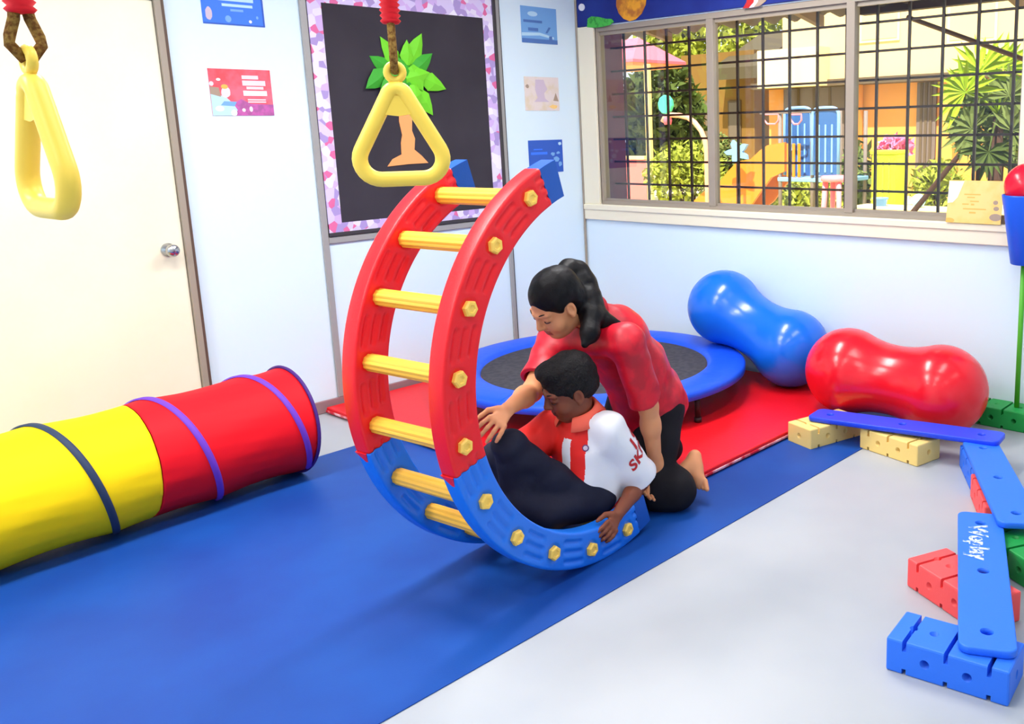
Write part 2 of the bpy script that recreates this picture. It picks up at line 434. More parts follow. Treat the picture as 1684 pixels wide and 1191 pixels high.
# ================================================================== TUNNEL
TR, TM = .2420, .0505; TA = Vector((1, TM, 0)).normalized(); TB = Vector((-TA.y, TA.x, 0)); TC = Vector((-3, -.7428, TR+.006))
tn = thing('play_tunnel', (-3.2, -.75, 0), 'red and yellow fabric crawl tunnel with spiral hoops lying beside the cream door', 'tunnel')
PITCHT, S0T = .392, -.118   # spiral wire: s = S0T + PITCHT*(th-120deg)/360
def tp(s, th, r): return TC+TA*s+(TB*math.cos(th)+Vector((0, 0, math.sin(th))))*r
def tunnel_skin(sa, sb, name, mt):
    n = 96; ns = max(2, int((sb-sa)/.012)); vs = []
    for i in range(ns+1):
        s = sa+(sb-sa)*i/ns
        for k in range(n):
            th = 2*math.pi*k/n
            ph = ((s-S0T)/PITCHT-(th-R_(120))/(2*math.pi)) % 1.0
            sag = math.sin(math.pi*ph)
            if s > .30: sag *= max(0, (.405-s)/.105)
            r = TR-.004-.012*sag-.0010*sag*math.sin(th*13+s*9)-.0007*sag*math.sin(th*29-s*14)
            vs.append(tp(s, th, r))
    fs = [(i*n+k, i*n+(k+1) % n, (i+1)*n+(k+1) % n, (i+1)*n+k) for i in range(ns) for k in range(n)]
    o = MB().add(vs, fs, 0, True).build(name, mt, tn); md = o.modifiers.new('t', 'SOLIDIFY'); md.thickness = .0025
    return o
tunnel_skin(-.232, .405, 'red_fabric_tube', 'red_fabric'); tunnel_skin(-1.50, -.236, 'yellow_fabric_tube', 'yellow_fabric')
def spiral(t0, t1, mt, smax=9):
    pts = []; n = int((t1-t0)/.06)
    for i in range(n+1):
        th = t0+(t1-t0)*i/n; s = S0T+PITCHT*(th-R_(120))/(2*math.pi)
        if s < smax: pts.append(tp(s, th, TR))
    vs = []; ns = len(pts)
    b = MB(); wv = TA*.011
    for i in range(n+1):
        th = t0+(t1-t0)*i/n; s = S0T+PITCHT*(th-R_(120))/(2*math.pi)
        for ds, dr_ in ((-.014, -.003), (-.009, .004), (.009, .004), (.014, -.003)): vs.append(tp(s+ds, th, TR+dr_))
    fs = [(i*4+k, i*4+k+1, i*4+5+k, i*4+4+k) for i in range(n) for k in range(3)]
    b.add(vs, fs, 0, True).build('spiral_hoop', mt, tn)
seam_th = R_(120)+2*math.pi*(-.234-S0T)/PITCHT
spiral(seam_th, R_(120)+2*math.pi*(.40-S0T)/PITCHT, 'purple_tape')
spiral(R_(120)+2*math.pi*(-1.49-S0T)/PITCHT, seam_th, 'dark_tape')
MB().tube([tp(.408, 2*math.pi*k/72, TR) for k in range(72)], .0075, 10, closed=True).build('end_hoop', 'hoop_purple', tn)

# ================================================================== RED MAT, TRAMPOLINE
rm = thing('gym_mat', (-1.1, -1.2, 0), 'large red vinyl gym mat under the trampoline in the corner', 'mat')
MB().rbox((-2.05, -2.30, .005), (-.10, -.03, .040), .008, 3).build('mat_body', 'red_vinyl', rm)
MB().rbox((-2.053, -2.304, .012), (-.10, -2.296, .024), .002, 1).build('edge_binding', 'mat_edge', rm)
MB().rbox((-2.054, -2.300, .012), (-2.046, -.03, .024), .002, 1).build('edge_binding', 'mat_edge', rm)

tc_ = Vector((-.985, -1.055, 0)); TZ = .222
tr = thing('trampoline', (tc_.x, tc_.y, .04), 'round mini trampoline with blue padded rim and black mat behind the woman', 'trampoline')
pr = []
for r, z in ((.630, TZ-.028), (.640, TZ-.006), (.66, TZ+.004), (.74, TZ+.010), (.80, TZ+.006), (.835, TZ-.002), (.846, TZ-.014), (.846, TZ-.046), (.838, TZ-.050), (.835, TZ-.02)): pr.append((r, z))
pd = MB().lathe(pr, tc_, n=96).build('padded_rim', 'tramp_pad', tr)
MB().lathe([(0, TZ-.022), (.3, TZ-.024), (.63, TZ-.018)], tc_, n=64).build('jumping_mat', 'tramp_mat', tr)
fr_ = MB(); fr_.tube([tc_+Vector((.80*math.cos(2*math.pi*k/64), .80*math.sin(2*math.pi*k/64), TZ-.035)) for k in range(64)], .014, 10, closed=True)
fr_.build('frame_ring', 'tramp_leg', tr)
for k in range(6):
    a = R_(-8+60*k-27); p = tc_+Vector((.80*math.cos(a), .80*math.sin(a), 0))
    lg = MB().cyl((p.x, p.y, .052), (p.x, p.y, TZ-.03), .015).build('leg', 'tramp_leg', tr)
    MB().cyl((p.x, p.y, .040), (p.x, p.y, .065), .019).build('rubber_foot', 'tramp_leg', lg)
for k in range(8):
    a = 2*math.pi*k/8+.2; e = Vector((math.cos(a), math.sin(a), 0)); q = Vector((-e.y, e.x, 0))
    MB().add([tc_+e*r+q*s*.0025+Vector((0, 0, z)) for r, z in ((.66, TZ+.0055), (.74, TZ+.0115), (.80, TZ+.0075), (.835, TZ-.0005)) for s in (-1, 1)], [(2*i, 2*i+1, 2*i+3, 2*i+2) for i in range(3)]).build('pad_seam', 'basket_blue', tr)

# ================================================================== PEANUT BALLS
def peanut(name, A, B, Ra, Rb, rn, mt, label):
    A, B = Vector(A), Vector(B); c = (A+B)/2; D = (B-A).length/2; Rr = (Ra+Rb)/2
    h = (D*D-(Rr-rn)**2)/(2*(Rr-rn)); q = h-rn; ang = math.atan2(h, D); prof = []
    # lobe A from its pole to the fillet, fillet, lobe B
    for i in range(29):
        t = math.pi-(math.pi-ang)*i/28; prof.append((Rr*math.sin(t), -D+Rr*math.cos(t)))
    fa = math.pi/2-ang
    for i in range(1, 25):
        t = -fa+2*fa*i/24; prof.append((h-q*math.cos(t), q*math.sin(t)))
    for i in range(1, 29):
        t = math.pi-ang-(math.pi-ang)*i/28; prof.append((Rr*math.sin(t), D+Rr*math.cos(t)))
    prof = [(max(r, 0), z) for r, z in prof]
    t = thing(name, (c.x, c.y, min(A.z-Ra, B.z-Rb)), label, 'exercise ball', 'peanut exercise balls')
    b = MB().lathe(prof, c, (B-A), 64).build('ball_skin', mt, t)
    # fine moulded rings near the waist and the valve
    ax = (B-A).normalized(); side = ax.orthogonal().normalized()
    v = MB().lathe([(0, .004), (.009, .003), (.011, 0)], B+ax*(Rr-.001), ax, 16).build('valve', mt, t)
    return t
peanut('peanut_ball', (-.235, -1.405, .448), (-.240, -1.875, .262), .222, .222, .172, 'ball_blue', 'blue peanut-shaped exercise ball leaning on the trampoline rim by the wall')
peanut('peanut_ball', (-.445, -2.366, .252), (-.405, -2.858, .222), .222, .222, .176, 'ball_red', 'red peanut-shaped exercise ball lying behind the blue beam')

# ================================================================== FOAM BRICKS AND BEAMS
def brick_mesh(name, mt, L=.335, Wd=.165, Hh=.100):
    def bool_(o, cut, op='DIFFERENCE'):
        md = o.modifiers.new('b', 'BOOLEAN'); md.operation = op; md.object = cut; md.solver = 'EXACT'
    base = MB().rbox((-L/2, -Wd/2, 0), (L/2, Wd/2, Hh), .006, 2).build('tmp', mt)
    cuts = MB()
    for x in (-L*.345, 0, L*.345):
        cuts.box((x-.006, -Wd, Hh-.030), (x+.006, Wd, Hh+.02)); cuts.box((x-.006, -Wd, -.02), (x+.006, Wd, .018))
    c1 = cuts.build('tmp2', mt)
    h = MB()
    for x in (-L*.1725, L*.1725):
        h.cyl((x, -Wd, Hh*.5), (x, -Wd/2+.05, Hh*.5), .0135, n=20); h.cyl((x, Wd, Hh*.5), (x, Wd/2-.05, Hh*.5), .0135, n=20)
        h.cyl((x, 0, Hh+.02), (x, 0, Hh-.06), .0135, n=20)
    for x in (-L/2, L/2):
        s = 1 if x > 0 else -1; h.cyl((x+s*.02, 0, Hh*.5), (x-s*.04, 0, Hh*.5), .0135, n=20)
    for x in (-L*.345, 0, L*.345): h.cyl((x, 0, Hh+.02), (x, 0, Hh-.021), .0125, n=16) if x else None
    c2 = h.build('tmp3', mt)
    bool_(base, c1); bool_(base, c2)
    dg = bpy.context.evaluated_depsgraph_get(); me = bpy.data.meshes.new_from_object(base.evaluated_get(dg)); me.name = name
    me.materials.clear(); me.materials.append(MT[mt])
    for o in (base, c1, c2): bpy.data.objects.remove(o)
    return me
BM0 = brick_mesh('foam_brick', 'foam_blue')
def brick(mt, x, y, rz, label, group=None):
    me = BM0.copy(); me.materials.clear(); me.materials.append(MT[mt]); o = link('foam_brick', me); o.location = (x, y, 0); o.rotation_euler = (0, 0, R_(rz))
    return tag(o, label, 'toy block', 'activity bricks under the balance beam')
brick('foam_blue', -2.256, -3.737, -83.2, 'blue foam brick in the right foreground holding the near end of the beam')
brick('foam_cream', -.798, -2.441, -16, 'cream foam brick standing at the corner of the red gym mat')
brick('foam_cream', -.772, -2.823, -102.3, 'cream foam brick on grey floor under the middle of the far blue beam')
brick('foam_red', -1.885, -3.600, -115, 'red foam brick lying crosswise under the nearest blue beam')
brick('foam_blue', -.862, -3.270, 32, 'blue foam brick under the joint of the far and middle beams')
brick('foam_red', -1.162, -3.442, 31, 'red foam brick on edge under the middle blue beam')
brick('foam_green', -1.560, -3.690, 60, 'green foam brick under the near end of the middle beam')
brick('foam_green', -.086, -3.075, 90, 'green foam brick against the window wall carrying the green pole')
def plank_mesh(L, Wd, th=.024):
    r = .030; pts = []
    for cx, cy, a0 in ((L/2-r, Wd/2-r, 0), (-L/2+r, Wd/2-r, 90), (-L/2+r, -Wd/2+r, 180), (L/2-r, -Wd/2+r, 270)):
        for i in range(9): a = R_(a0+90*i/8); pts.append((cx+r*math.cos(a), cy+r*math.sin(a)))
    b = MB(); n = len(pts); e = .004
    rings = [(e, 0), (0, e), (0, th-e), (e*.3, th-e*.3), (e, th)]
    vs = []
    for ins, z in rings:
        for x, y in pts: vs.append((x*(1-2*ins/L), y*(1-2*ins/Wd), z))
    fs = [(i*n+k, i*n+(k+1) % n, (i+1)*n+(k+1) % n, (i+1)*n+k) for i in range(len(rings)-1) for k in range(n)]
    b.add(vs, fs, 0, True); b.add(vs[:n], [tuple(range(n))[::-1]]); b.add(vs[-n:], [tuple(range(n))])
    o = b.build('tmp', 'foam_blue'); h = MB()
    for x in (-L*.40, 0, L*.40): h.cyl((x, 0, -.01), (x, 0, th+.03), .019, n=24)
    c = h.build('tmp2', 'foam_blue'); md = o.modifiers.new('b', 'BOOLEAN'); md.object = c; md.solver = 'EXACT'; md.operation = 'DIFFERENCE'
    dg = bpy.context.evaluated_depsgraph_get(); me = bpy.data.meshes.new_from_object(o.evaluated_get(dg)); me.name = 'balance_beam'
    bpy.data.objects.remove(o); bpy.data.objects.remove(c); return me
PLM = plank_mesh(.90, .152)
def plank(x, y, z, rz, label, mt='foam_blue', ry=0):
    me = PLM.copy(); me.materials.clear(); me.materials.append(MT[mt]); o = link('balance_beam', me); o.location = (x, y, z); o.rotation_euler = (0, ry, R_(rz))
    return tag(o, label, 'balance beam', 'blue balance beam planks')
pl1 = plank(-1.872, -3.662, .1005, 23.4, 'blue plank nearest the camera, with worn white lettering on top')
plank(-1.128, -3.422, .1135, 30.7, 'blue plank of the middle beam stretch at the right edge', ry=.027)
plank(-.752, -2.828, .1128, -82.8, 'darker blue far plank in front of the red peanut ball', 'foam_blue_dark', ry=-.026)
# worn white lettering on the near plank (a child of that plank)
def text_mesh(s, size, spacing=1.0, bold=.0):
    cu = bpy.data.curves.new('t', 'FONT'); cu.body = s; cu.size = size; cu.align_x = 'CENTER'; cu.align_y = 'CENTER'; cu.offset = bold; cu.space_character = spacing; cu.resolution_u = 4
    o = bpy.data.objects.new('t', cu); COL.objects.link(o); dg = bpy.context.evaluated_depsgraph_get()
    me = bpy.data.meshes.new_from_object(o.evaluated_get(dg)); bpy.data.objects.remove(o); return me
me = text_mesh('Weplay', .085, 1.0, .003); bm = bmesh.new(); bm.from_mesh(me)
bm.transform(Matrix.Translation((.205, .012, .0252)) @ Matrix.Rotation(math.pi, 4, 'Z')); bm.to_mesh(me); bm.free()
wm = MT['white_worn']; N = wm.node_tree.nodes; Lk = wm.node_tree.links; b_ = N['Principled BSDF']
nz = N.new('ShaderNodeTexNoise'); nz.inputs['Scale'].default_value = 55; nz.inputs['Detail'].default_value = 5
tcn = [n for n in N if n.type == 'TEX_COORD'][0]; Lk.new(tcn.outputs['Object'], nz.inputs['Vector'])
cr = N.new('ShaderNodeMapRange'); cr.inputs[1].default_value = .40; cr.inputs[2].default_value = .54; Lk.new(nz.outputs['Fac'], cr.inputs[0]); Lk.new(cr.outputs[0], b_.inputs['Alpha'])
me.materials.clear(); me.materials.append(wm); link('worn_lettering', me, pl1)

# green pole with blue basket and red ball
py_ = -3.116; px_ = -.086
po = thing('hoop_stand', (px_, py_, .1), 'green pole with a blue cone basket, standing in the green brick', 'stand')
MB().cyl((px_, py_, .1005), (px_, py_, .825), .0125).build('pole', 'pole_green', po)
MB().lathe([(0, .82), (.056, .82), (.062, .824), (.115, 1.148), (.115, 1.156), (.110, 1.156), (.058, .832), (0, .832)], (px_, py_, 0), n=40).build('basket', 'basket_blue', po)
tag(MB().ball((px_, py_, 1.197), .108, 36).build('toy_ball', 'small_ball_red'), 'small shiny red ball sitting in the blue basket', 'ball')

# ================================================================== HANGING RINGS
def hang_ring(anchor, scale, facing_deg, label, lp=.098):
    """anchor = world point of the loop; ring hangs below it"""
    A = Vector(anchor); fa = R_(facing_deg); ex = Vector((math.cos(fa), math.sin(fa), 0)); ez = Vector((0, 0, 1)); en = ex.cross(ez)
    t = thing('trapeze_ring', (A.x, A.y, A.z-.27*scale), label, 'trapeze ring', 'yellow trapeze rings')
    hw, hb, r = .086*scale, -.240*scale, .045*scale
    top = (0, -.030*scale)
    # rounded triangle path
    def fillet(P, Q, S, r, n=9):
        P, Q, S = map(Vector, (P, Q, S)); d1 = (P-Q).normalized(); d2 = (S-Q).normalized(); ang = d1.angle(d2)
        L = r/math.tan(ang/2); c = Q+(d1+d2).normalized()*(r/math.sin(ang/2)); a = Q+d1*L; b = Q+d2*L
        va, vb = a-c, b-c; out = []
        for i in range(n+1):
            k = i/n; th = va.angle(vb)*k; o = (vb-va*(va.dot(vb)/va.length_squared)).normalized()*va.length
            out.append(c+va*math.cos(th)+o*math.sin(th))
        return out
    T3, L3, R3 = Vector((0, .0, 0)), Vector((-hw-.035*scale, hb, 0)), Vector((hw+.035*scale, hb, 0))
    T3 = Vector((0, -.018*scale, 0))
    path = fillet(L3, T3, R3, .020*scale)+fillet(T3, R3, L3, r)+fillet(R3, L3, T3, r)
    P3 = []
    for i in range(len(path)):
        a, b = path[i], path[(i+1) % len(path)]; n = max(1, int((b-a).length/(.012*scale)))
        P3 += [a.lerp(b, k/n) for k in range(n)]
    b = MB().tube([A+ex*p.x+ez*p.y for p in P3], .0175*scale, 16, closed=True)
    # web plate under the apex and the loop
    web = [(-.030, -.085), (-.012, -.055), (.012, -.055), (.030, -.085), (.024, -.096), (0, -.100), (-.024, -.096)]
    b.prism([(x*scale*1.25, y*scale) for x, y in web], A-en*.011*scale, ex, ez, .022*scale)
    b.tube([A+ex*(.017*scale*math.cos(k*math.pi/10))+ez*(.017*scale*math.sin(k*math.pi/10)-.004*scale) for k in range(20)], .0085*scale, 10, closed=True)
    b.build('ring_handle', 'ring_yellow', t)
    rp_ = MB(); zt = ROOM_Z-.004
    for sg in (-1, 1):
        pts = [A+en*(.004*sg)*scale+ez*(-.004*scale), A+en*(.022*sg)*scale+ez*.02*scale, A+en*(.020*sg)*scale+ez*.5*lp*scale, A+en*(.011*sg)*scale+ez*.9*lp*scale, A+en*(.008*sg)*scale+ez*1.2*lp*scale]
        rp_.tube(pts, .0085*scale, 10)
    rp_.build('rope_loop', 'rope_khaki', t)
    sv = MB(); n = 14; prof = [(.0, lp)]
    for i in range(n): prof += [(.017, lp+.002+.0115*i), (.0225, lp+.002+.0115*i+.006)]
    prof += [(.017, lp+.002+.0115*n), (0, lp+.002+.0115*n)]
    sv.lathe([(r_*scale, h*scale) for r_, h in prof], A, n=24).build('red_braided_sleeve', 'sleeve_red', t)
    MB().tube([A+ez*(lp+.15)*scale, (A.x, A.y, zt)], .010*scale, 10).build('rope', 'rope_khaki', t)
    MB().lathe([(0, zt-.012), (.03, zt-.012), (.035, zt), (0, zt)], (A.x, A.y, 0), n=20).build('ceiling_hook', 'steel', t)
    return t
d1 = atd(649, 116, 1.95); hang_ring(d1, .96, math.degrees(math.atan2(rt.y, rt.x))+16, 'yellow triangular trapeze ring hanging flat-on before the black board')
d2 = atd(46, 95, 1.45); hang_ring(d2, 1.0, math.degrees(math.atan2(rt.y, rt.x))-38, 'yellow trapeze ring seen edge-on, hanging before the cream door', .066)

# ================================================================== BULLETIN BOARD AND PAPER TREE
bb = thing('notice_board', (-1.31, 0, .965), 'black notice board with lilac floral paper border on the left wall', 'board')
MB().box((-1.925, -.010, .966), (-.700, -.001, 2.36)).build('backing', 'strip_dark', bb)
bo = MB()
for a, b in (((-1.922, -.016, .985), (-1.845, -.009, 2.30)), ((-.80, -.016, .985), (-.725, -.009, 2.30)), ((-1.922, -.0155, .985), (-.725, -.009, 1.035)), ((-1.922, -.0155, 2.185), (-.725, -.009, 2.30))): bo.box(a, b)
bo.build('floral_border', 'floral', bb)
MB().box((-1.905, -.0145, 1.032), (-.80, -.009, 2.186)).build('black_panel', 'board_black', bb)
for x0, x1 in ((-.724, -.70),): MB().rbox((x0, -.024, .966), (x1, -.001, 2.36), .003, 1).build('frame_side', 'strip_dark', bb)
MB().rbox((-1.925, -.022, .964), (-.70, -.001, .985), .003, 1).build('frame_bottom', 'strip_dark', bb)
MB().rbox((-1.925, -.022, 2.30), (-.70, -.001, 2.34), .003, 1).build('frame_top', 'strip_grey', bb)
def wp(px, py): p = at(px, py, -.016); return (p.x, p.z)
pt = thing('paper_tree', (*(at(670, 272, -.016).xy), at(670, 272, -.016).z), 'paper tree with green leaves and orange trunk pinned on the black board', 'paper craft')
trk = [wp(*q) for q in [(655, 170), (672, 170), (677, 196), (677, 215), (682, 228), (681, 246), (693, 256), (704, 268), (671, 270), (637, 274), (645, 262), (660, 254), (659, 235), (661, 222), (656, 200)]]
MB().prism(trk, (0, -.0160, 0), (1, 0, 0), (0, 0, 1), .004).build('trunk', 'trunk_orange', pt)
def leaf(tip, base, wd, k):
    T_, B_ = Vector((*tip, 0)), Vector((*base, 0)); d = T_-B_; n = Vector((-d.y, d.x, 0)).normalized()*wd
    o = .018+.0035*k; out = [B_-n*.45, B_+d*.35-n, B_+d*.72-n*.55, T_, B_+d*.72+n*.55, B_+d*.35+n, B_+n*.45]
    c = Vector(((T_.x+B_.x)/2, 0, (T_.y+B_.y)/2)); b = MB()
    rim = [(p.x, -o, p.y) for p in out]; mid = [(B_.x, -o-.010, B_.y), (B_.x+d.x*.5, -o-.018, B_.y+d.y*.5)]
    v = rim+mid+[(p.x, -o+.002, p.y) for p in out]
    b.add(v, [(0, 1, 7), (1, 8, 7), (1, 2, 8), (2, 3, 8), (3, 4, 8), (4, 5, 8), (5, 7, 8), (5, 6, 7), (6, 0, 7), tuple(range(9, 16))]+[(i, (i+1) % 7, 9+(i+1) % 7, 9+i) for i in range(7)])
    b.build('leaf', 'leaf_green' if k % 3 else 'leaf_dark', pt)
for k, (tp_, bs, wd) in enumerate([((607, 92), (645, 118), .05), ((624, 60), (655, 110), .05), ((692, 55), (672, 105), .055), ((709, 88), (675, 120), .055), ((731, 147), (690, 128), .055), ((709, 190), (682, 148), .055),
        ((598, 146), (632, 118), .055), ((640, 178), (655, 140), .05), ((664, 66), (664, 108), .045), ((650, 95), (668, 140), .06), ((690, 150), (668, 110), .06), ((700, 120), (660, 130), .055), ((618, 150), (648, 125), .05), ((676, 180), (672, 140), .05)]):
    leaf(wp(*tp_), wp(*bs), wd, k)

# ================================================================== POSTERS (flat prints)
def poster(name, x0, x1, z0, z1, base, shapes, label, group=None, plane='left', off=.003):
    """shapes: list of (material, polygon in unit coords); each printed layer lies .0004 above the sheet"""
    mats = [base]+sorted({s[0] for s in shapes}); b = MB()
    def P(u, v, d):
        if plane == 'left': return (x0+(x1-x0)*u, -d, z0+(z1-z0)*v)
        return (-d-.0, x0+(x1-x0)*u, z0+(z1-z0)*v)
    q = [(0, 0), (1, 0), (1, 1), (0, 1)]
    vs = [P(u, v, .0005) for u, v in q]+[P(u, v, off) for u, v in q]
    b.add(vs, [(0, 1, 2, 3), (4, 5, 6, 7), (0, 1, 5, 4), (1, 2, 6, 5), (2, 3, 7, 6), (3, 0, 4, 7)])
    for i, (mm, poly) in enumerate(shapes):
        d = off+.0003+.00012*i; b.add([P(u, v, d) for u, v in poly], [tuple(range(len(poly)))], mats.index(mm))
    return tag(b.build(name, mats), label, 'poster', group)
def rct(a, b, c, d): return [(a, b), (c, b), (c, d), (a, d)]
def dot(x, y, rx, ry, n=14, jit=0):
    return [(x+rx*math.cos(2*math.pi*k/n)*(1+jit*random.uniform(-1, 1)), y+ry*math.sin(2*math.pi*k/n)*(1+jit*random.uniform(-1, 1))) for k in range(n)]
G = 'posters on the left wall'
poster('poster', -2.445, -2.148, 2.04, 2.255, 'poster_blue', [('poster_blue_deep', rct(0, 0, 1, .03)), ('poster_blue_deep', rct(.97, 0, 1, .9)), ('poster_lilac', dot(.10, .22, .055, .15, jit=.1)), ('poster_pale_blue', rct(.32, .40, .82, .46)), ('poster_pale_blue', rct(.26, .52, .84, .62)),
    ('poster_sky', rct(.45, .30, .66, .35)), ('poster_sky', dot(.40, .13, .05, .075)), ('white_print', dot(.76, .10, .025, .035)), ('poster_sky', dot(.88, .20, .02, .035)), ('poster_pale_blue', rct(.2, .70, .86, .80))], 'bright blue poster with pale lettering, topmost beside the door frame')
poster('poster', -2.452, -2.149, 1.609, 1.832, 'poster_red', [('poster_magenta', [(.30, 0), (1, 0), (1, .24), (.62, .26), (.48, .36), (.36, .28)]), ('poster_pale_blue', [(0, 0), (.34, 0), (.40, .12), (.34, .26), (.22, .42), (0, .46)]), ('poster_sky', [(.14, .22), (.36, .20), (.40, .30), (.20, .31)]), ('white_print', dot(.34, .06, .05, .07)), ('white_print', dot(.12, .15, .07, .06)),
    ('poster_brown', [(0, .46), (.16, .40), (.14, .60), (0, .62)]), ('poster_pink_text', dot(.24, .50, .075, .12, jit=.08)), ('card_ink', dot(.23, .62, .055, .05)), ('poster_pink_text', dot(.03, .68, .035, .05)), ('white_print', dot(.145, .77, .035, .03)), ('poster_pink_text', dot(.50, .12, .03, .04)), ('poster_pink_text', dot(.62, .14, .03, .06)),
    ('poster_pink_text', rct(.52, .79, .79, .87)), ('poster_pink_text', rct(.52, .65, .90, .76)), ('poster_pink_text', rct(.58, .57, .86, .63)), ('white_print', rct(.52, .43, .91, .54)), ('poster_pink_text', rct(.58, .33, .88, .36)), ('poster_pink_text', rct(.58, .28, .88, .31))], 'pink and red poster with white lines of text beside the door frame')
poster('poster', -.487, -.184, 2.062, 2.288, 'poster_sky', [('poster_pale_blue', [(0, .18), (.5, .22), (.9, .14), (.9, .20), (.5, .30), (0, .27)]), ('poster_ink', rct(.06, .56, .58, .63)), ('poster_ink', rct(.18, .33, .46, .42)), ('poster_ink', [(.66, .30), (.72, .30), (.82, .46), (.76, .47)]), ('poster_ink', rct(.76, .08, .85, .22)), ('poster_ink', rct(0, 0, 1, .12)), ('poster_pale_blue', dot(.32, .80, .14, .07))], 'sky blue poster near the corner, topmost of three')
poster('poster', -.489, -.194, 1.635, 1.850, 'poster_cream', [('poster_lilac', [(.32, .92), (.56, .92), (.60, .78), (.66, .64), (.56, .52), (.58, .36), (.70, .26), (.26, .26), (.36, .38), (.30, .62)]), ('poster_brown', dot(.08, .72, .05, .06, jit=.2)), ('poster_brown', [(.82, .30), (.98, .28), (.94, .42), (.90, .54)]), ('card_orange', dot(.82, .12, .12, .06, jit=.2))], 'faded cream poster near the corner, middle of three')
poster('poster', -.483, -.185, 1.230, 1.444, 'poster_blue_deep', [('poster_blue', rct(.06, .56, .54, .64)), ('poster_blue', rct(.14, .70, .40, .74)), ('poster_sky', dot(.86, .60, .06, .04, jit=.3)), ('poster_sky', dot(.70, .56, .06, .05, jit=.3)), ('poster_sky', dot(.80, .40, .08, .10, jit=.3)), ('poster_pale_blue', dot(.92, .88, .05, .05, jit=.2)), ('poster_sky', dot(.9, .25, .05, .08, jit=.3))], 'dark blue poster near the corner, lowest of three behind the rocker tip')
# card on the sill (leans against the window frame)
cd_ = MB(); y0, y1, zb, zt_ = -2.690, -2.975, 1.000, 1.212
mats = ['card_orange', 'white_print', 'card_ink', 'poster_brown']
def Cc(u, v, d=0): return (-.034+.030*v-d, y0+(y1-y0)*u, zb+(zt_-zb)*v)
q = [(0, 0), (1, 0), (1, 1), (0, 1)]
cd_.add([Cc(u, v) for u, v in q]+[Cc(u, v, .004) for u, v in q], [(0, 1, 2, 3), (4, 5, 6, 7), (0, 1, 5, 4), (1, 2, 6, 5), (2, 3, 7, 6), (3, 0, 4, 7)])
for mi, poly in ((1, [(.0, .46), (.10, .48), (.18, .60), (.28, .98), (.0, .98)]), (2, rct(.30, .66, .60, .69)), (2, rct(.36, .59, .50, .62)), (2, rct(.42, .50, .58, .53)), (2, rct(.28, .43, .40, .46)), (2, rct(.44, .42, .50, .46)), (2, rct(.30, .32, .72, .35)), (2, rct(.42, .23, .54, .27)),
        (3, dot(.88, .50, .045, .05)), (3, dot(.90, .36, .05, .05)), (3, dot(.90, .16, .11, .085)), (2, dot(.06, .05, .10, .06))):
    cd_.add([Cc(min(max(u, 0.002), .998), min(max(v, .002), .998), .0044) for u, v in poly], [tuple(range(len(poly)))], mi)
tag(cd_.build('sill_card', mats), 'orange picture card propped on the window sill beside the blue basket', 'poster')
# space mural panel above the window
mu = thing('mural_panel', (-.01, -1.8, 2.178), 'dark blue space mural panel above the window', 'mural')
MB().rbox((-.014, -3.6, 2.182), (-.0005, -.022, 2.72), .002, 1).build('panel', 'navy', mu)
def mp(px, py): p = atx(px, py, -.014); return (p.y, p.z)
def flat(poly, mt, name, th=.004):
    MB().prism([mp(*q) for q in poly], (-.0142, 0, 0), (0, 1, 0), (0, 0, 1), -th).build(name, mt, mu)
flat([(1015, -30), (1014, 10), (1018, 22), (1026, 31), (1036, 35), (1046, 32), (1056, 22), (1062, 8), (1064, -10), (1060, -40), (1030, -50)], 'planet_orange', 'planet')
flat([(967, 31), (973, 27), (985, 28), (997, 31), (1006, 31), (1010, 36), (1004, 41), (992, 44), (978, 46), (966, 45)], 'space_green', 'green_creature')
flat([(957+5*math.cos(k*.5236), 12+6*math.sin(k*.5236)) for k in range(12)], 'white_print', 'star')
flat([(1222, 14), (1228, 4), (1236, -40), (1248, -40), (1240, 4), (1232, 13)], 'print_red', 'rocket_fin')
flat([(1232, 13), (1240, 4), (1248, -40), (1256, -40), (1247, 3), (1240, 12)], 'poster_pink_text', 'rocket_stripe')
flat([(1240, 12), (1247, 3), (1256, -40), (1274, -40), (1260, 2), (1250, 10)], 'poster_brown', 'rocket_body')

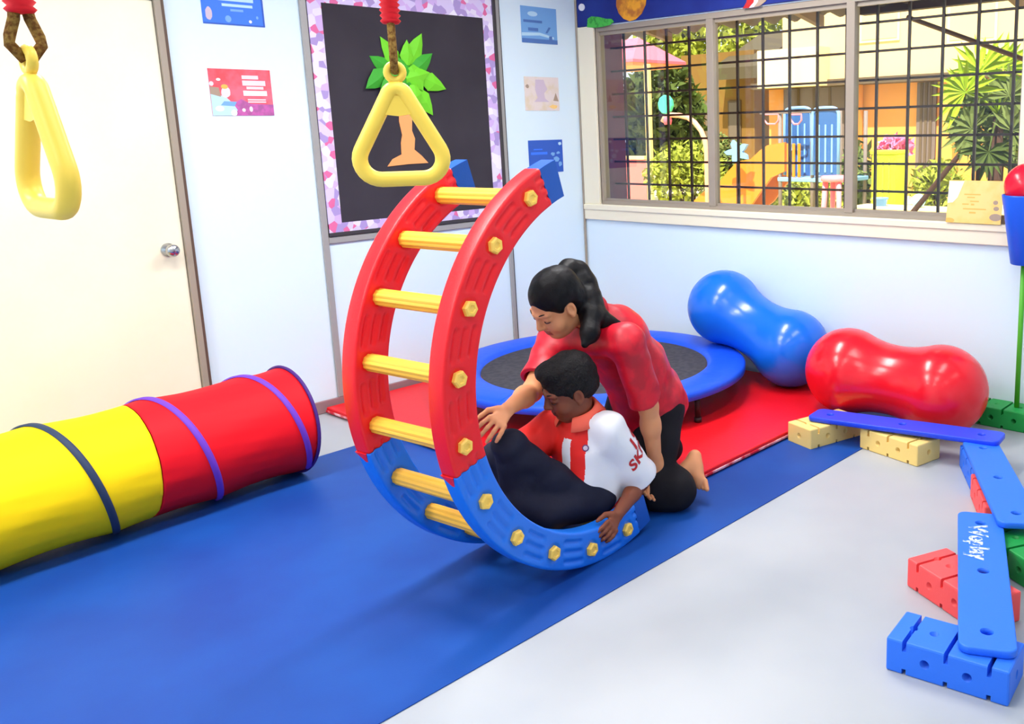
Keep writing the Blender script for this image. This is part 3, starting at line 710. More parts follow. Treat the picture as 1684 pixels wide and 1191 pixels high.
# ================================================================== PEOPLE (implicit surfaces meshed with surface nets)
class SDF:
    def __init__(s, lo, hi, h):
        s.lo = np.array(lo, float); s.h = h; s.n = np.ceil((np.array(hi)-s.lo)/h).astype(int)+1
        s.D = np.full(s.n, 1.0, np.float32)
    def _blk(s, lo, hi, mg):
        a = np.clip(np.floor((np.array(lo)-mg-s.lo)/s.h).astype(int), 0, s.n); b = np.clip(np.ceil((np.array(hi)+mg-s.lo)/s.h).astype(int)+1, 0, s.n)
        g = [(s.lo[i]+s.h*np.arange(a[i], b[i])).astype(np.float32) for i in range(3)]
        return tuple(slice(a[i], b[i]) for i in range(3)), g
    def _put(s, sl, d, k, op):
        D = s.D[sl]
        if D.size == 0: return
        if op == 'sub': D0, d0 = -D, d
        else: D0, d0 = D, d
        if k > 0:
            hh = np.maximum(k-np.abs(D0-d0), 0)/k; r = np.minimum(D0, d0)-hh*hh*k*.25
        else: r = np.minimum(D0, d0)
        s.D[sl] = -r if op == 'sub' else r
    def cone(s, a, b, ra, rb, k=.02, op='add', cut=False, sq=None):
        """tapered capsule; cut=True gives flat ends; sq=(direction, factor) flattens across a direction"""
        a, b = np.array(a, float), np.array(b, float); mr = max(ra, rb)
        sl, g = s._blk(np.minimum(a, b)-mr, np.maximum(a, b)+mr, .05)
        X, Y, Z = np.meshgrid(*g, indexing='ij', sparse=True)
        px, py, pz = X-a[0], Y-a[1], Z-a[2]; ab = b-a; L = np.linalg.norm(ab)+1e-9; ax = ab/L
        tt = px*ax[0]+py*ax[1]+pz*ax[2]; t = np.clip(tt/L, 0, 1)
        qx, qy, qz = px-ax[0]*t*L, py-ax[1]*t*L, pz-ax[2]*t*L
        if sq is not None:
            n = np.array(sq[0], float); n = n/np.linalg.norm(n); w = qx*n[0]+qy*n[1]+qz*n[2]; w = w*(1/sq[1]-1); qx, qy, qz = qx+n[0]*w, qy+n[1]*w, qz+n[2]*w
        d = np.sqrt(qx*qx+qy*qy+qz*qz)-(ra+(rb-ra)*t)
        if cut:
            rx, ry, rz = px-ax[0]*tt, py-ax[1]*tt, pz-ax[2]*tt
            d = np.sqrt(rx*rx+ry*ry+rz*rz)-(ra+(rb-ra)*t); d = np.maximum(d, np.maximum(-tt, tt-L))
        s._put(sl, d.astype(np.float32), k, op); return s
    def ell(s, c, r, k=.02, op='add', M=None):
        c = np.array(c, float); r = np.array(r, float); sl, g = s._blk(c-r.max(), c+r.max(), .05)
        X, Y, Z = np.meshgrid(*g, indexing='ij', sparse=True); X, Y, Z = X-c[0], Y-c[1], Z-c[2]
        if M is None: x, y, z = X, Y, Z
        else: x, y, z = [X*M[0][i]+Y*M[1][i]+Z*M[2][i] for i in range(3)]
        k0 = np.sqrt((x/r[0])**2+(y/r[1])**2+(z/r[2])**2); k1 = np.sqrt((x/r[0]**2)**2+(y/r[1]**2)**2+(z/r[2]**2)**2)+1e-9
        s._put(sl, (k0*(k0-1)/k1).astype(np.float32), k, op); return s
    def half(s, p, n, lo, hi, k=0):
        """remove everything on the +n side of the plane inside a box"""
        sl, g = s._blk(lo, hi, 0); X, Y, Z = np.meshgrid(*g, indexing='ij', sparse=True)
        n = np.array(n, float)/np.linalg.norm(n); d = -((X-p[0])*n[0]+(Y-p[1])*n[1]+(Z-p[2])*n[2])
        s._put(sl, d.astype(np.float32)+np.zeros_like(s.D[sl]), k, 'sub'); return s
    def wrinkle(s, amp, fr, seed=0):
        rs = np.random.RandomState(seed); g = [(s.lo[i]+s.h*np.arange(s.n[i])).astype(np.float32) for i in range(3)]
        X, Y, Z = np.meshgrid(*g, indexing='ij', sparse=True); acc = 0
        for i in range(5):
            d = rs.normal(size=3); d /= np.linalg.norm(d); f = fr*(.7+.8*rs.rand()); acc = acc+np.sin((X*d[0]+Y*d[1]+Z*d[2])*f+rs.rand()*6+1.3*np.sin((X*d[1]-Z*d[0])*f*.6))
        s.D += (amp*acc/2.2).astype(np.float32); return s
    def mesh(s):
        D = s.D; S = D < 0; n = D.shape
        c = np.zeros((n[0]-1, n[1]-1, n[2]-1), np.uint8)
        for i in (0, 1):
            for j in (0, 1):
                for k in (0, 1): c += S[i:n[0]-1+i, j:n[1]-1+j, k:n[2]-1+k]
        act = np.argwhere((c > 0) & (c < 8)); idx = np.full(c.shape, -1, np.int32); idx[tuple(act.T)] = np.arange(len(act))
        P = np.zeros((len(act), 3)); cnt = np.zeros(len(act)); cor = [(i, j, k) for i in (0, 1) for j in (0, 1) for k in (0, 1)]
        val = {q: D[act[:, 0]+q[0], act[:, 1]+q[1], act[:, 2]+q[2]].astype(float) for q in cor}
        for q in cor:
            for ax in range(3):
                if q[ax] == 0:
                    r = list(q); r[ax] = 1; r = tuple(r); a, b = val[q], val[r]; mk_ = (a < 0) != (b < 0); t = np.where(mk_, a/np.where(mk_, a-b, 1), 0)
                    e = np.array(q, float)[None, :]+np.eye(3)[ax][None, :]*t[:, None]; P[mk_] += e[mk_]; cnt[mk_] += 1
        P = s.lo+s.h*(act+P/cnt[:, None]); fs = []
        for ax in range(3):
            u, v = (ax+1) % 3, (ax+2) % 3; sl0 = [slice(1, -1)]*3; sl0[ax] = slice(0, n[ax]-1); sl1 = list(sl0); sl1[ax] = slice(1, n[ax])
            a, b = S[tuple(sl0)], S[tuple(sl1)]; w = np.argwhere(a != b); o = np.ones(3, int); o[ax] = 0; w = w+o
            fl = S[tuple(w.T)]; eu, ev = np.eye(3, dtype=int)[u], np.eye(3, dtype=int)[v]
            q = np.stack([idx[tuple((w-eu-ev).T)], idx[tuple((w-ev).T)], idx[tuple(w.T)], idx[tuple((w-eu).T)]], 1)
            q[~fl] = q[~fl][:, ::-1]; fs.append(q)
        return P, np.concatenate(fs)
def sdf_obj(s, name, mats, parent, classify=None, smooth=2):
    P, Q = s.mesh(); n = len(P)
    for it in range(smooth):      # light Laplacian pass to take out the grid steps
        acc = np.zeros_like(P); cn = np.zeros(n)
        for i in range(4):
            a, b = Q[:, i], Q[:, (i+1) % 4]
            for j in range(3): acc[:, j] += np.bincount(a, P[b, j], n)+np.bincount(b, P[a, j], n)
            cn += np.bincount(a, minlength=n)+np.bincount(b, minlength=n)
        P = P+.5*(acc/np.maximum(cn, 1)[:, None]-P)
    off = np.array(parent['_w']); me = bpy.data.meshes.new(name)
    me.vertices.add(n); me.vertices.foreach_set('co', (P-off).astype(np.float32).ravel())
    me.loops.add(len(Q)*4); me.loops.foreach_set('vertex_index', Q.astype(np.int32).ravel()); me.polygons.add(len(Q))
    me.polygons.foreach_set('loop_start', np.arange(0, len(Q)*4, 4, dtype=np.int32)); me.polygons.foreach_set('use_smooth', np.ones(len(Q), bool))
    for mm in (mats if isinstance(mats, (list, tuple)) else [mats]): me.materials.append(MT[mm])
    if classify is not None: me.polygons.foreach_set('material_index', classify(P[Q].mean(1)).astype(np.int32))
    me.update(calc_edges=True); me.validate()
    return link(name, me, parent), P, Q
class Frame:
    """head frame: x = person's left, y = face direction, z = crown"""
    def __init__(s, o, f, upv, sc=1.0):
        f = Vector(f).normalized(); upv = Vector(upv); z = (upv-f*upv.dot(f)).normalized(); x = z.cross(f)*-1
        x = f.cross(z)*-1
        s.o = Vector(o); s.x, s.y, s.z, s.sc = x, f, z, sc; s.M = np.array([[x[i], f[i], z[i]] for i in range(3)])
    def p(s, x, y, z): return tuple(s.o+(s.x*x+s.y*y+s.z*z)*s.sc)
    def loc(s, P): return ((P-np.array(s.o)) @ s.M)/s.sc
def head(S, Fm, child=False, fem=True):
    k = Fm.sc; E = lambda c, r, kk=.02, op='add': S.ell(Fm.p(*c), np.array(r)*k, kk*k, op, Fm.M)
    Cn = lambda a, b, ra, rb, kk=.01, op='add': S.cone(Fm.p(*a), Fm.p(*b), ra*k, rb*k, kk*k, op)
    E((0, -.012, .045), (.074, .094, .082)); E((0, .020, -.020), (.063, .070, .080), .03)
    E((0, .052, -.078), (.034, .030, .026), .035)                       # chin
    E((0, .000, -.065), (.053, .050, .038), .03)                        # jaw
    for sx in (-1, 1):
        E((sx*.038, .056, -.030), (.026, .024, .026), .02)                 # cheek
        E((sx*.034, .090, .017), (.019, .013, .011), .012, 'sub')          # socket
        E((sx*.033, .070, .012), (.018, .0165, .0135), .003)               # eyeball with lowered lid
        Cn((sx*.012, .088, .031), (sx*.050, .072, .032), .008, .006, .014)  # brow
        E((sx*.0105, .094, -.022), (.0075, .009, .007), .006)              # nostril wing
        # ear
        E((sx*.075, -.004, .000), (.0085, .019, .031), .006); E((sx*.081, .000, .002), (.006, .010, .018), .004, 'sub'); E((sx*.075, .002, -.027), (.007, .009, .010), .005)
    Cn((0, .085, .026), (0, .104, -.014), .0075, .0105, .010); E((0, .104, -.017), (.010, .011, .0095), .006)
    E((0, .086, -.046), (.021, .010, .0065), .006); E((0, .084, -.056), (.017, .010, .007), .006); E((0, .1, -.0508), (.022, .010, .0016), .003, 'sub')
def hand(S, wrist, mid, nrm, length, curl, spread=.16, thumb=(1, .35), k=.004, rf=.0085, curls=None):
    """wrist -> knuckle direction 'mid' (vector), nrm = back-of-hand normal, curl = bend per joint (rad, towards the palm)"""
    w = Vector(wrist); d = Vector(mid).normalized(); n = Vector(nrm); n = (n-d*n.dot(d)).normalized(); sd = d.cross(n)  # sd: thumb side for thumb[0]=+1
    L = length; pl = L*.50; hw = L*.20; sg = thumb[0]
    for q in (-.72, -.24, .24, .72): S.cone(w+sd*hw*q*.55+d*L*.04, w+d*pl*.93+sd*hw*q, L*.062, L*.058, .012, sq=(n, .80))
    for i, (q, fl) in enumerate(((-.95, .36), (-.33, .46), (.33, .50), (.95, .46))):
        q *= sg; base = w+d*pl*(.94 if i else .88)+sd*hw*q*.95; dirv = (d+sd*q*spread).normalized(); cur = base; seg = [.45, .31, .24]; c0 = curl if curls is None else curls[i]
        axis = dirv.cross(n).normalized(); ang = 0
        if Matrix.Rotation(.1, 3, axis) @ dirv @ n > 0 if False else ((Matrix.Rotation(.1, 3, axis) @ dirv).dot(n) > 0): axis = -axis
        for j in range(3):
            ang += c0*(.8 if j == 0 else 1.0); v = Matrix.Rotation(ang, 3, axis) @ dirv; nx = cur+v*(L*fl*seg[j]); r = rf*(1, .93, .86, .78)[j]; r2 = rf*(1, .93, .86, .78)[j+1]
            S.cone(cur-v*.003, nx, r, r2, k); cur = nx
    tb = w+d*L*.16+sd*sg*hw*.75; td = (d*.72+sd*sg*.75-n*thumb[1]).normalized(); p1 = tb+td*L*.22; td2 = (d*.95+sd*sg*.25-n*thumb[1]*1.3).normalized(); p2 = p1+td2*L*.17; p3 = p2+td2*L*.12
    S.cone(tb, p1, rf*1.55, rf*1.2, .008); S.cone(p1, p2, rf*1.12, rf*1.0, k); S.cone(p2, p3, rf*1.0, rf*.82, k)
def foot(S, heel, toe, upn, w=.032, toes=True):
    h, t, n = Vector(heel), Vector(toe), Vector(upn).normalized(); d = (t-h).normalized(); L = (t-h).length; sd = d.cross(n).normalized()
    S.cone(h+n*.025, h+d*L*.55+n*.022, w*.88, w*.80, .02); S.cone(h+d*L*.35+n*.02, h+d*L*.76+n*.013, w*.8, w*.62, .02); S.cone(h+d*L*.70-sd*w*.5+n*.012, h+d*L*.72+sd*w*.6+n*.012, w*.5, w*.5, .015)
    for i in range(5):
        q = (i-2)*.5; S.cone(h+d*L*.74+sd*w*q*.95+n*.011, h+d*L*(.98-.04*i)+sd*w*q*1.05+n*.008, .0085 if i else .011, .0075 if i else .010, .004)
LIP = lambda q: (np.abs(q[:, 0]) < .021) & (q[:, 1] > .070) & (q[:, 2] < -.039) & (q[:, 2] > -.064)
def face_details(parent, Fm, brow_mat):
    k = Fm.sc
    for sx in (-1, 1):
        MB().tube([Fm.p(sx*(.016+.034*t), .0905-.020*t*t-.004*t, .0345+.007*math.sin(t*2.4)-.004*t) for t in [i/7 for i in range(8)]], [.0012*k, .0020*k, .0022*k, .0022*k, .002*k, .0016*k, .0012*k, .0006*k], 8).build('eyebrow', brow_mat, parent)
        MB().tube([Fm.p(sx*(.033+.0165*t), .0700+.0172*math.sqrt(max(0, 1-(t*.93)**2)), .0055-.0025*(1-t*t)) for t in [i/5-1 for i in range(11)]], [.0006*k]+[.0016*k]*9+[.0008*k], 6).build('eyelashes', 'eye_dark', parent)

# ---------------------------------------------------------------- WOMAN
wo = thing('person', (-1.85, -2.22, 0), 'woman in crimson polo shirt with black ponytail kneeling and leaning over the boy', 'person')
Wp = dict(pel=(-1.80, -2.20, .40), wai=(-1.885, -2.20, .56), che=(-1.985, -2.195, .70), nek=(-2.085, -2.185, .805))
wLs, wRs = at(1030, 562, -2.375), at(912, 560, -2.01)
wLe, wRe = at(1066, 668, -2.385), at(875, 644, -2.10)
wLw, wRw = at(1078, 764, -2.352), at(836, 672, -2.21)
WF = Frame(at(917, 502, -2.17), (-.82, .14, -.58), (-.42, -.05, 1), 1.04)
hip_l, hip_r = (-1.80, -2.265, .37), (-1.82, -2.115, .38)
kne_l, kne_r = (-1.925, -2.335, .084), (-1.98, -2.09, .122)
ank_l, ank_r = atz(1104, 798, .086), (-1.62, -2.11, .126)
lo, hi = (-2.72, -2.62, -.004), (-1.52, -1.88, 1.06)
S = SDF(lo, hi, .0034)
S.cone(Wp['pel'], Wp['wai'], .115, .10, .04, sq=((-.3, 0, .3), .85)); S.cone(Wp['wai'], Wp['che'], .10, .108, .04); S.cone(Wp['che'], Wp['nek'], .10, .05, .04); S.cone(wLs, wRs, .046, .046, .05)
S.cone(Wp['nek'], WF.p(0, -.02, -.03), .050, .046, .03)
head(S, WF)
for sh, el, wr in ((wLs, wLe, wLw), (wRs, wRe, wRw)): S.cone(sh, el, .045, .037, .02); S.cone(el, Vector(el).lerp(Vector(wr), .35), .037, .038, .02); S.cone(Vector(el).lerp(Vector(wr), .3), wr, .038, .0245, .02)
hand(S, wRw, at(812, 700, -2.235)-wRw, (.1, -.62, .75), .165, .38, .22, (1, .30), curls=(.34, .38, .42, .46))
hand(S, wLw, at(1054, 815, -2.350)-wLw, (.25, 1, 0), .160, .42, .12, (1, .4))
for h_, k_, a_n in ((hip_l, kne_l, ank_l), (hip_r, kne_r, ank_r)): S.cone(h_, k_, .085, .052, .04); S.cone(k_, a_n, .05, .036, .03)
foot(S, at(1146, 748, -2.375), at(1152, 808, -2.445), (-1, -.35, .1), .031); S.cone(ank_l, at(1138, 762, -2.385), .034, .032, .02)
foot(S, (-1.575, -2.11, .190), (-1.60, -2.12, .046), (1, -.1, .25), .030)
def cls(P): q = WF.loc(P); return np.where(LIP(q), 1, 0)
wb, _, _ = sdf_obj(S, 'body', ['skin_light', 'skin_lip'], wo, cls); del S
face_details(wo, WF, 'hair_black')
# shirt
S = SDF((-2.34, -2.56, .28), (-1.60, -1.90, .90), .0038)
S.cone(Wp['pel'], Wp['wai'], .150, .130, .04, sq=((-.3, 0, .3), .9)); S.cone((-1.775, -2.20, .36), Wp['pel'], .148, .150, .03); S.cone(Wp['wai'], Wp['che'], .130, .126, .05); S.cone(Wp['che'], Wp['nek'], .118, .062, .05); S.cone(wLs, wRs, .060, .060, .05)
for sh, el, q in ((wLs, wLe, .90), (wRs, wRe, .78)):
    e = Vector(sh).lerp(Vector(el), q); S.cone(sh, e, .066, .066, .03, cut=False); ax_ = (Vector(el)-Vector(sh)).normalized()
    S.half(e, ax_, np.array(e)-.09, np.array(e)+.09); S.cone(Vector(sh).lerp(Vector(el), q*.78), e+ax_*.03, .046, .056, 0, 'sub')
S.half((-1.745, -2.2, .340), (.50, 0, -.87), (-2.1, -2.6, .2), (-1.5, -1.8, .5))
S.wrinkle(.0035, 46, 3)
S.cone(Wp['nek'], WF.p(0, -.02, -.03), .058, .060, .006, 'sub')
sdf_obj(S, 'polo_shirt', 'shirt_crimson', wo); del S
# collar of the polo
nv = (Vector(WF.p(0, -.02, -.03))-Vector(Wp['nek'])).normalized(); nu = nv.orthogonal().normalized(); nw = nv.cross(nu); cb = []; nc = 40
for r, h_ in ((.060, .040), (.063, .046), (.067, .042), (.084, .004), (.080, .002), (.064, .034)):
    for k in range(nc): a = 2*math.pi*k/nc; cb.append(Vector(Wp['nek'])+nv*(h_-.010)+(nu*math.cos(a)+nw*math.sin(a))*r)
MB().add(cb, [(i*nc+k, i*nc+(k+1) % nc, ((i+1) % 6)*nc+(k+1) % nc, ((i+1) % 6)*nc+k) for i in range(6) for k in range(nc)], 0, True).build('collar', 'shirt_crimson', wo)
# trousers
S = SDF((-2.14, -2.54, -.004), (-1.55, -1.94, .56), .0042)
S.cone((-1.80, -2.20, .38), (-1.83, -2.20, .48), .135, .118, .03)
for h_, k_, a_n in ((hip_l, kne_l, ank_l), (hip_r, kne_r, ank_r)):
    S.cone(h_, k_, .098, .070, .04); S.cone(k_, Vector(k_).lerp(Vector(a_n), .55), .076, .080, .03); S.cone(Vector(k_).lerp(Vector(a_n), .5), a_n, .080, .080, .03)
    S.cone(Vector(k_).lerp(Vector(a_n), .75), Vector(a_n)+Vector((.012, 0, .002)), .080, .082, .02)
S.cone(atz(1090, 800, .09), atz(1112, 806, .085), .085, .080, .03)
S.wrinkle(.003, 42, 5)
for a_n in (ank_l, ank_r): S.half(Vector(a_n)+Vector((.042, 0, 0)), (1, .15, .2), np.array(a_n)-.12, np.array(a_n)+.12)
S.half((0, 0, .006), (0, 0, -1), (-3, -3, -.1), (0, 0, .05))
sdf_obj(S, 'trousers', 'trouser_black', wo); del S
# hair with ponytail
S = SDF((-2.46, -2.42, .62), (-1.78, -1.98, 1.08), .0034)
S.ell(WF.p(0, -.018, .050), np.array((.0835, .100, .089))*WF.sc, 0, 'add', WF.M); S.ell(WF.p(0, -.045, .000), np.array((.078, .070, .075))*WF.sc, .02, 'add', WF.M)
for sx in (-1, 1): S.ell(WF.p(sx*.064, .004, .045), np.array((.020, .040, .040))*WF.sc, .015, 'add', WF.M); S.ell(WF.p(sx*.082, .002, -.006), np.array((.02, .028, .036))*WF.sc, .008, 'sub', WF.M)
S.ell(WF.p(0, .115, -.012), np.array((.074, .068, .088))*WF.sc, .012, 'sub', WF.M)
S.ell(WF.p(0, .030, -.085), np.array((.080, .070, .075))*WF.sc, .008, 'sub', WF.M)
tail = [(924, 452, -2.15), (936, 444, -2.13), (949, 449, -2.14), (959, 468, -2.17), (966, 492, -2.20), (975, 515, -2.23), (996, 529, -2.28), (1017, 531, -2.31)]
rad = [.032, .040, .045, .050, .052, .048, .030, .010]
for i in range(len(tail)-1): S.cone(at(*tail[i]), at(*tail[i+1]), rad[i], rad[i+1], .02)
drop = [(968, 490, -2.22), (972, 520, -2.26), (970, 548, -2.30), (962, 566, -2.31)]; rd = [.040, .040, .034, .014]
for i in range(3): S.cone(at(*drop[i]), at(*drop[i+1]), rd[i], rd[i+1], .02)
S.wrinkle(.0007, 150, 8)
sdf_obj(S, 'hair', 'hair_black', wo); del S
ht = at(937, 446, -2.13); hd = (at(953, 444, -2.14)-at(926, 448, -2.15)).normalized()
MB().lathe([(.030, -.007), (.041, -.006), (.043, 0), (.041, .006), (.030, .007)], ht, hd, 24).build('hair_tie', 'eye_dark', wo)

# ---------------------------------------------------------------- BOY
bo_ = thing('person', (-2.30, -2.27, .086), 'boy in orange and white polo shirt and navy trousers sitting inside the rocker', 'person')
Bp = dict(pel=(-2.215, -2.265, .195), bel=(-2.225, -2.268, .29), che=(-2.225, -2.275, .375), nek=(-2.245, -2.275, .455))
BF = Frame(at(938, 641, -2.275), (-.84, .40, -.38), (-.30, -.02, 1), 1.0)
bLs, bRs = at(1000, 706, -2.385), (-2.265, -2.155, .425)
bLe, bRe = at(1053, 793, -2.385), (-2.39, -2.115, .335)
bLw, bRw = at(1016, 846, -2.470), (-2.50, -2.075, .255)
bhl, bhr = (-2.245, -2.325, .160), (-2.245, -2.205, .150)
bkl, bkr = at(838, 735, -2.215), at(820, 752, -2.125)
bal, bar = (-2.520, -2.215, .215), (-2.520, -2.125, .210)
S = SDF((-2.78, -2.60, .05), (-1.98, -1.98, .80), .0034)
S.cone(Bp['pel'], Bp['bel'], .085, .080, .04); S.cone(Bp['bel'], Bp['che'], .080, .085, .04); S.cone(Bp['che'], Bp['nek'], .080, .040, .04); S.cone(bLs, bRs, .036, .036, .04); S.cone(Bp['nek'], BF.p(0, -.015, -.03), .041, .040, .02)
head(S, BF)
for sh, el, wr in ((bLs, bLe, bLw), (bRs, bRe, bRw)): S.cone(sh, el, .036, .030, .02); S.cone(el, Vector(el).lerp(Vector(wr), .4), .031, .031, .02); S.cone(Vector(el).lerp(Vector(wr), .35), wr, .031, .021, .02)
hd_ = at(1003, 872, -2.497)-bLw
hand(S, bLw, hd_, (.35, -.75, .45), .140, .42, .09, (1, .25), k=.003, rf=.0086, curls=(.40, .45, .45, .40))
hand(S, bRw, (-.7, .5, -.5), (-.2, .3, .8), .125, .45, .12, (-1, .3), k=.003, rf=.0076)
for h_, k_, a_n in ((bhl, bkl, bal), (bhr, bkr, bar)): md_ = Vector(h_).lerp(Vector(k_), .5)+Vector((0, 0, -.034)); S.cone(h_, md_, .058, .050, .03); S.cone(md_, k_, .050, .044, .03); S.cone(k_, a_n, .042, .028, .02)
foot(S, (-2.490, -2.215, .168), (-2.685, -2.222, .188), (0, 0, 1), .027); foot(S, (-2.490, -2.125, .165), (-2.685, -2.118, .185), (0, 0, 1), .027)
def cls(P): q = BF.loc(P); return np.where(LIP(q), 1, 0)
sdf_obj(S, 'body', ['skin_dark', 'skin_dark_lip'], bo_, cls); del S
face_details(bo_, BF, 'hair_boy')
# short hair
S = SDF((-2.46, -2.42, .48), (-2.12, -2.12, .78), .003)
S.ell(BF.p(0, -.016, .054), np.array((.084, .103, .092)), 0, 'add', BF.M); S.ell(BF.p(0, -.050, .010), np.array((.076, .062, .066)), .02, 'add', BF.M); S.ell(BF.p(0, .045, .108), np.array((.058, .050, .034)), .02, 'add', BF.M)
for sx in (-1, 1): S.ell(BF.p(sx*.070, .012, .030), np.array((.012, .016, .034)), .01, 'add', BF.M); S.ell(BF.p(sx*.086, .000, -.012), np.array((.022, .026, .040)), .006, 'sub', BF.M)
S.ell(BF.p(0, .125, -.006), np.array((.078, .068, .074)), .010, 'sub', BF.M); S.ell(BF.p(0, .035, -.085), np.array((.085, .075, .080)), .006, 'sub', BF.M)
S.wrinkle(.0016, 150, 11)
sdf_obj(S, 'hair', 'hair_boy', bo_, smooth=1); del S
# shirt
S = SDF((-2.50, -2.56, .08), (-1.99, -2.02, .56), .0034)
S.cone((-2.200, -2.270, .130), Bp['pel'], .120, .120, .03); S.cone(Bp['pel'], Bp['bel'], .118, .112, .04); S.cone(Bp['bel'], Bp['che'], .110, .106, .05); S.cone(Bp['che'], Bp['nek'], .095, .056, .05); S.cone(bLs, bRs, .050, .050, .05)
for sh, el, q in ((bLs, bLe, .90), (bRs, bRe, .85)):
    ax_ = (Vector(el)-Vector(sh)).normalized(); e = Vector(sh).lerp(Vector(el), q); S.cone(sh, e+ax_*.04, .064, .082, .03); S.half(e, ax_, np.array(e)-.11, np.array(e)+.11)
    S.cone(Vector(sh).lerp(Vector(el), q*.62), e+ax_*.04, .042, .073, 0, 'sub')
S.half((-2.20, -2.27, .128), (.15, -.10, -1), (-2.5, -2.5, .0), (-1.95, -2.0, .22))
S.half((-2.335, -2.27, .185), (-.62, 0, -.78), (-2.6, -2.6, .0), (-2.20, -2.0, .34), .01)
S.wrinkle(.0028, 55, 21)
S.cone(Bp['nek'], BF.p(0, -.015, -.03), .047, .050, .006, 'sub')
frontv = np.array((-1, .10, .25)); frontv = frontv/np.linalg.norm(frontv); lat = np.array((0.10, 1, 0)); lat /= np.linalg.norm(lat)
dLs, dLe = np.array(bLs), np.array(bLe)
def cls(P):
    q = P-np.array(Bp['che']); y = q @ lat; sl = (P-dLs) @ ((dLe-dLs)/np.linalg.norm(dLe-dLs)); frn = q @ frontv
    m_ = np.zeros(len(P), int)
    red = (y > -.086) & ((frn > -.045) | (P[:, 2] > .43)); m_[red] = 1
    m_[red & (y > -.040) & (y < -.004) & (frn > .0) & (P[:, 2] < .405)] = 0
    m_[P[:, 2] < .195] = 0
    return m_
so_, SP, SQ = sdf_obj(S, 'polo_shirt', ['shirt_white', 'shirt_orange'], bo_, cls); del S
bv = BVHTree.FromPolygons([Vector(p) for p in SP], [tuple(q) for q in SQ])
# collar
nv = (Vector(BF.p(0, -.015, -.03))-Vector(Bp['nek'])).normalized(); bk = Vector((1, 0, 0)); bk = (bk-nv*bk.dot(nv)).normalized(); nw = nv.cross(bk); cb = []; nc = 41; rows = ((.050, -.020), (.052, .036), (.057, .042), (.064, .036), (.088, -.012), (.084, -.018), (.056, .006))
for r, h_ in rows:
    for k in range(nc):
        a = -2.75+5.5*k/(nc-1); f = abs(a)/2.75; hh_ = h_*(1-.25*f)-.012*f; cb.append(Vector(Bp['nek'])+nv*(hh_+.030)+(bk*math.cos(a)+nw*math.sin(a))*(r*(1+.18*f)))
MB().add(cb, [(i*nc+k, i*nc+k+1, ((i+1) % 7)*nc+k+1, ((i+1) % 7)*nc+k) for i in range(7) for k in range(nc-1)], 0, True).build('collar', 'collar_orange', bo_)
# sleeve lettering and chest badge, wrapped onto the cloth
def wrap_text(txt, size, px, py, y0_, name, mt, bold=.0015, sp=1.05, dx=0):
    """letters laid round the sleeve: text x -> angle about the arm axis, text y -> along the arm"""
    o_ = at(px, py, y0_); d_ = (o_-CAM).normalized(); hit, nr, _, _ = bv.ray_cast(o_-d_*.6, d_)
    if hit is None: return
    A0 = Vector(bLs); ax = (A0-Vector(bLe)).normalized(); t0 = (hit-A0).dot(ax); e0 = (hit-A0)-ax*t0; r0 = e0.length; e0.normalize(); e1 = ax.cross(e0)
    me = text_mesh(txt, size, sp, bold); bm = bmesh.new(); bm.from_mesh(me); bmesh.ops.triangulate(bm, faces=bm.faces)
    for _ in range(2):
        bmesh.ops.subdivide_edges(bm, edges=[e for e in bm.edges if e.calc_length() > .005], cuts=1); bmesh.ops.triangulate(bm, faces=bm.faces)
    off = Vector(bo_['_w']); skew = .30
    for v in bm.verts:
        x, y_ = v.co.x+dx, v.co.y+v.co.x*skew; a = x/r0; rad = e0*math.cos(a)+e1*math.sin(a); p = A0+ax*(t0+y_)
        h2, n2, _, _ = bv.ray_cast(p+rad*.2, -rad); q = (h2 if h2 is not None else p+rad*r0)+rad*.0018; v.co = q-off
    bm.to_mesh(me); bm.free(); me.name = name; me.materials.clear(); me.materials.append(MT[mt]); link(name, me, bo_)
wrap_text('19', .072, 1040, 731, -2.45, 'sleeve_number', 'print_red', .002, dx=.024)
wrap_text('SKP', .060, 1045, 757, -2.45, 'sleeve_letters', 'print_red', .002, dx=.020)
o_ = at(963, 737, -2.3); d_ = (o_-CAM).normalized(); hit, nr, _, _ = bv.ray_cast(o_-d_*.5, d_)
if hit is not None:
    if nr.dot(d_) > 0: nr = -nr
    MB().lathe([(0, .004), (.011, .004), (.0125, .001)], hit, nr, 20).build('chest_badge', 'badge', bo_); MB().lathe([(.0, .0052), (.0065, .0046), (.0085, .0042)], hit, nr, 16).build('badge_emblem', 'poster_lilac', bo_)
# trousers
S = SDF((-2.74, -2.48, .07), (-2.06, -2.02, .56), .0038)
S.cone((-2.19, -2.265, .165), (-2.235, -2.265, .165), .086, .082, .03); S.cone((-2.44, -2.255, .25), (-2.50, -2.23, .27), .05, .05, .04)
for h_, k_, a_n in ((bhl, bkl, bal), (bhr, bkr, bar)):
    md_ = Vector(h_).lerp(Vector(k_), .5)+Vector((0, 0, -.034)); S.cone(h_, md_, .072, .062, .03); S.cone(md_, k_, .062, .056, .03); S.cone(k_, a_n, .058, .050, .03)
S.cone((-2.30, -2.29, .150), (-2.45, -2.225, .190), .055, .042, .03); S.cone((-2.25, -2.265, .155), (-2.36, -2.265, .18), .066, .060, .03)
S.cone((-2.26, -2.335, .158), (-2.44, -2.31, .165), .066, .060, .03); S.cone((-2.44, -2.30, .165), (-2.54, -2.24, .215), .055, .050, .03)
S.wrinkle(.003, 48, 33)
sdf_obj(S, 'trousers', 'trouser_navy', bo_); del S

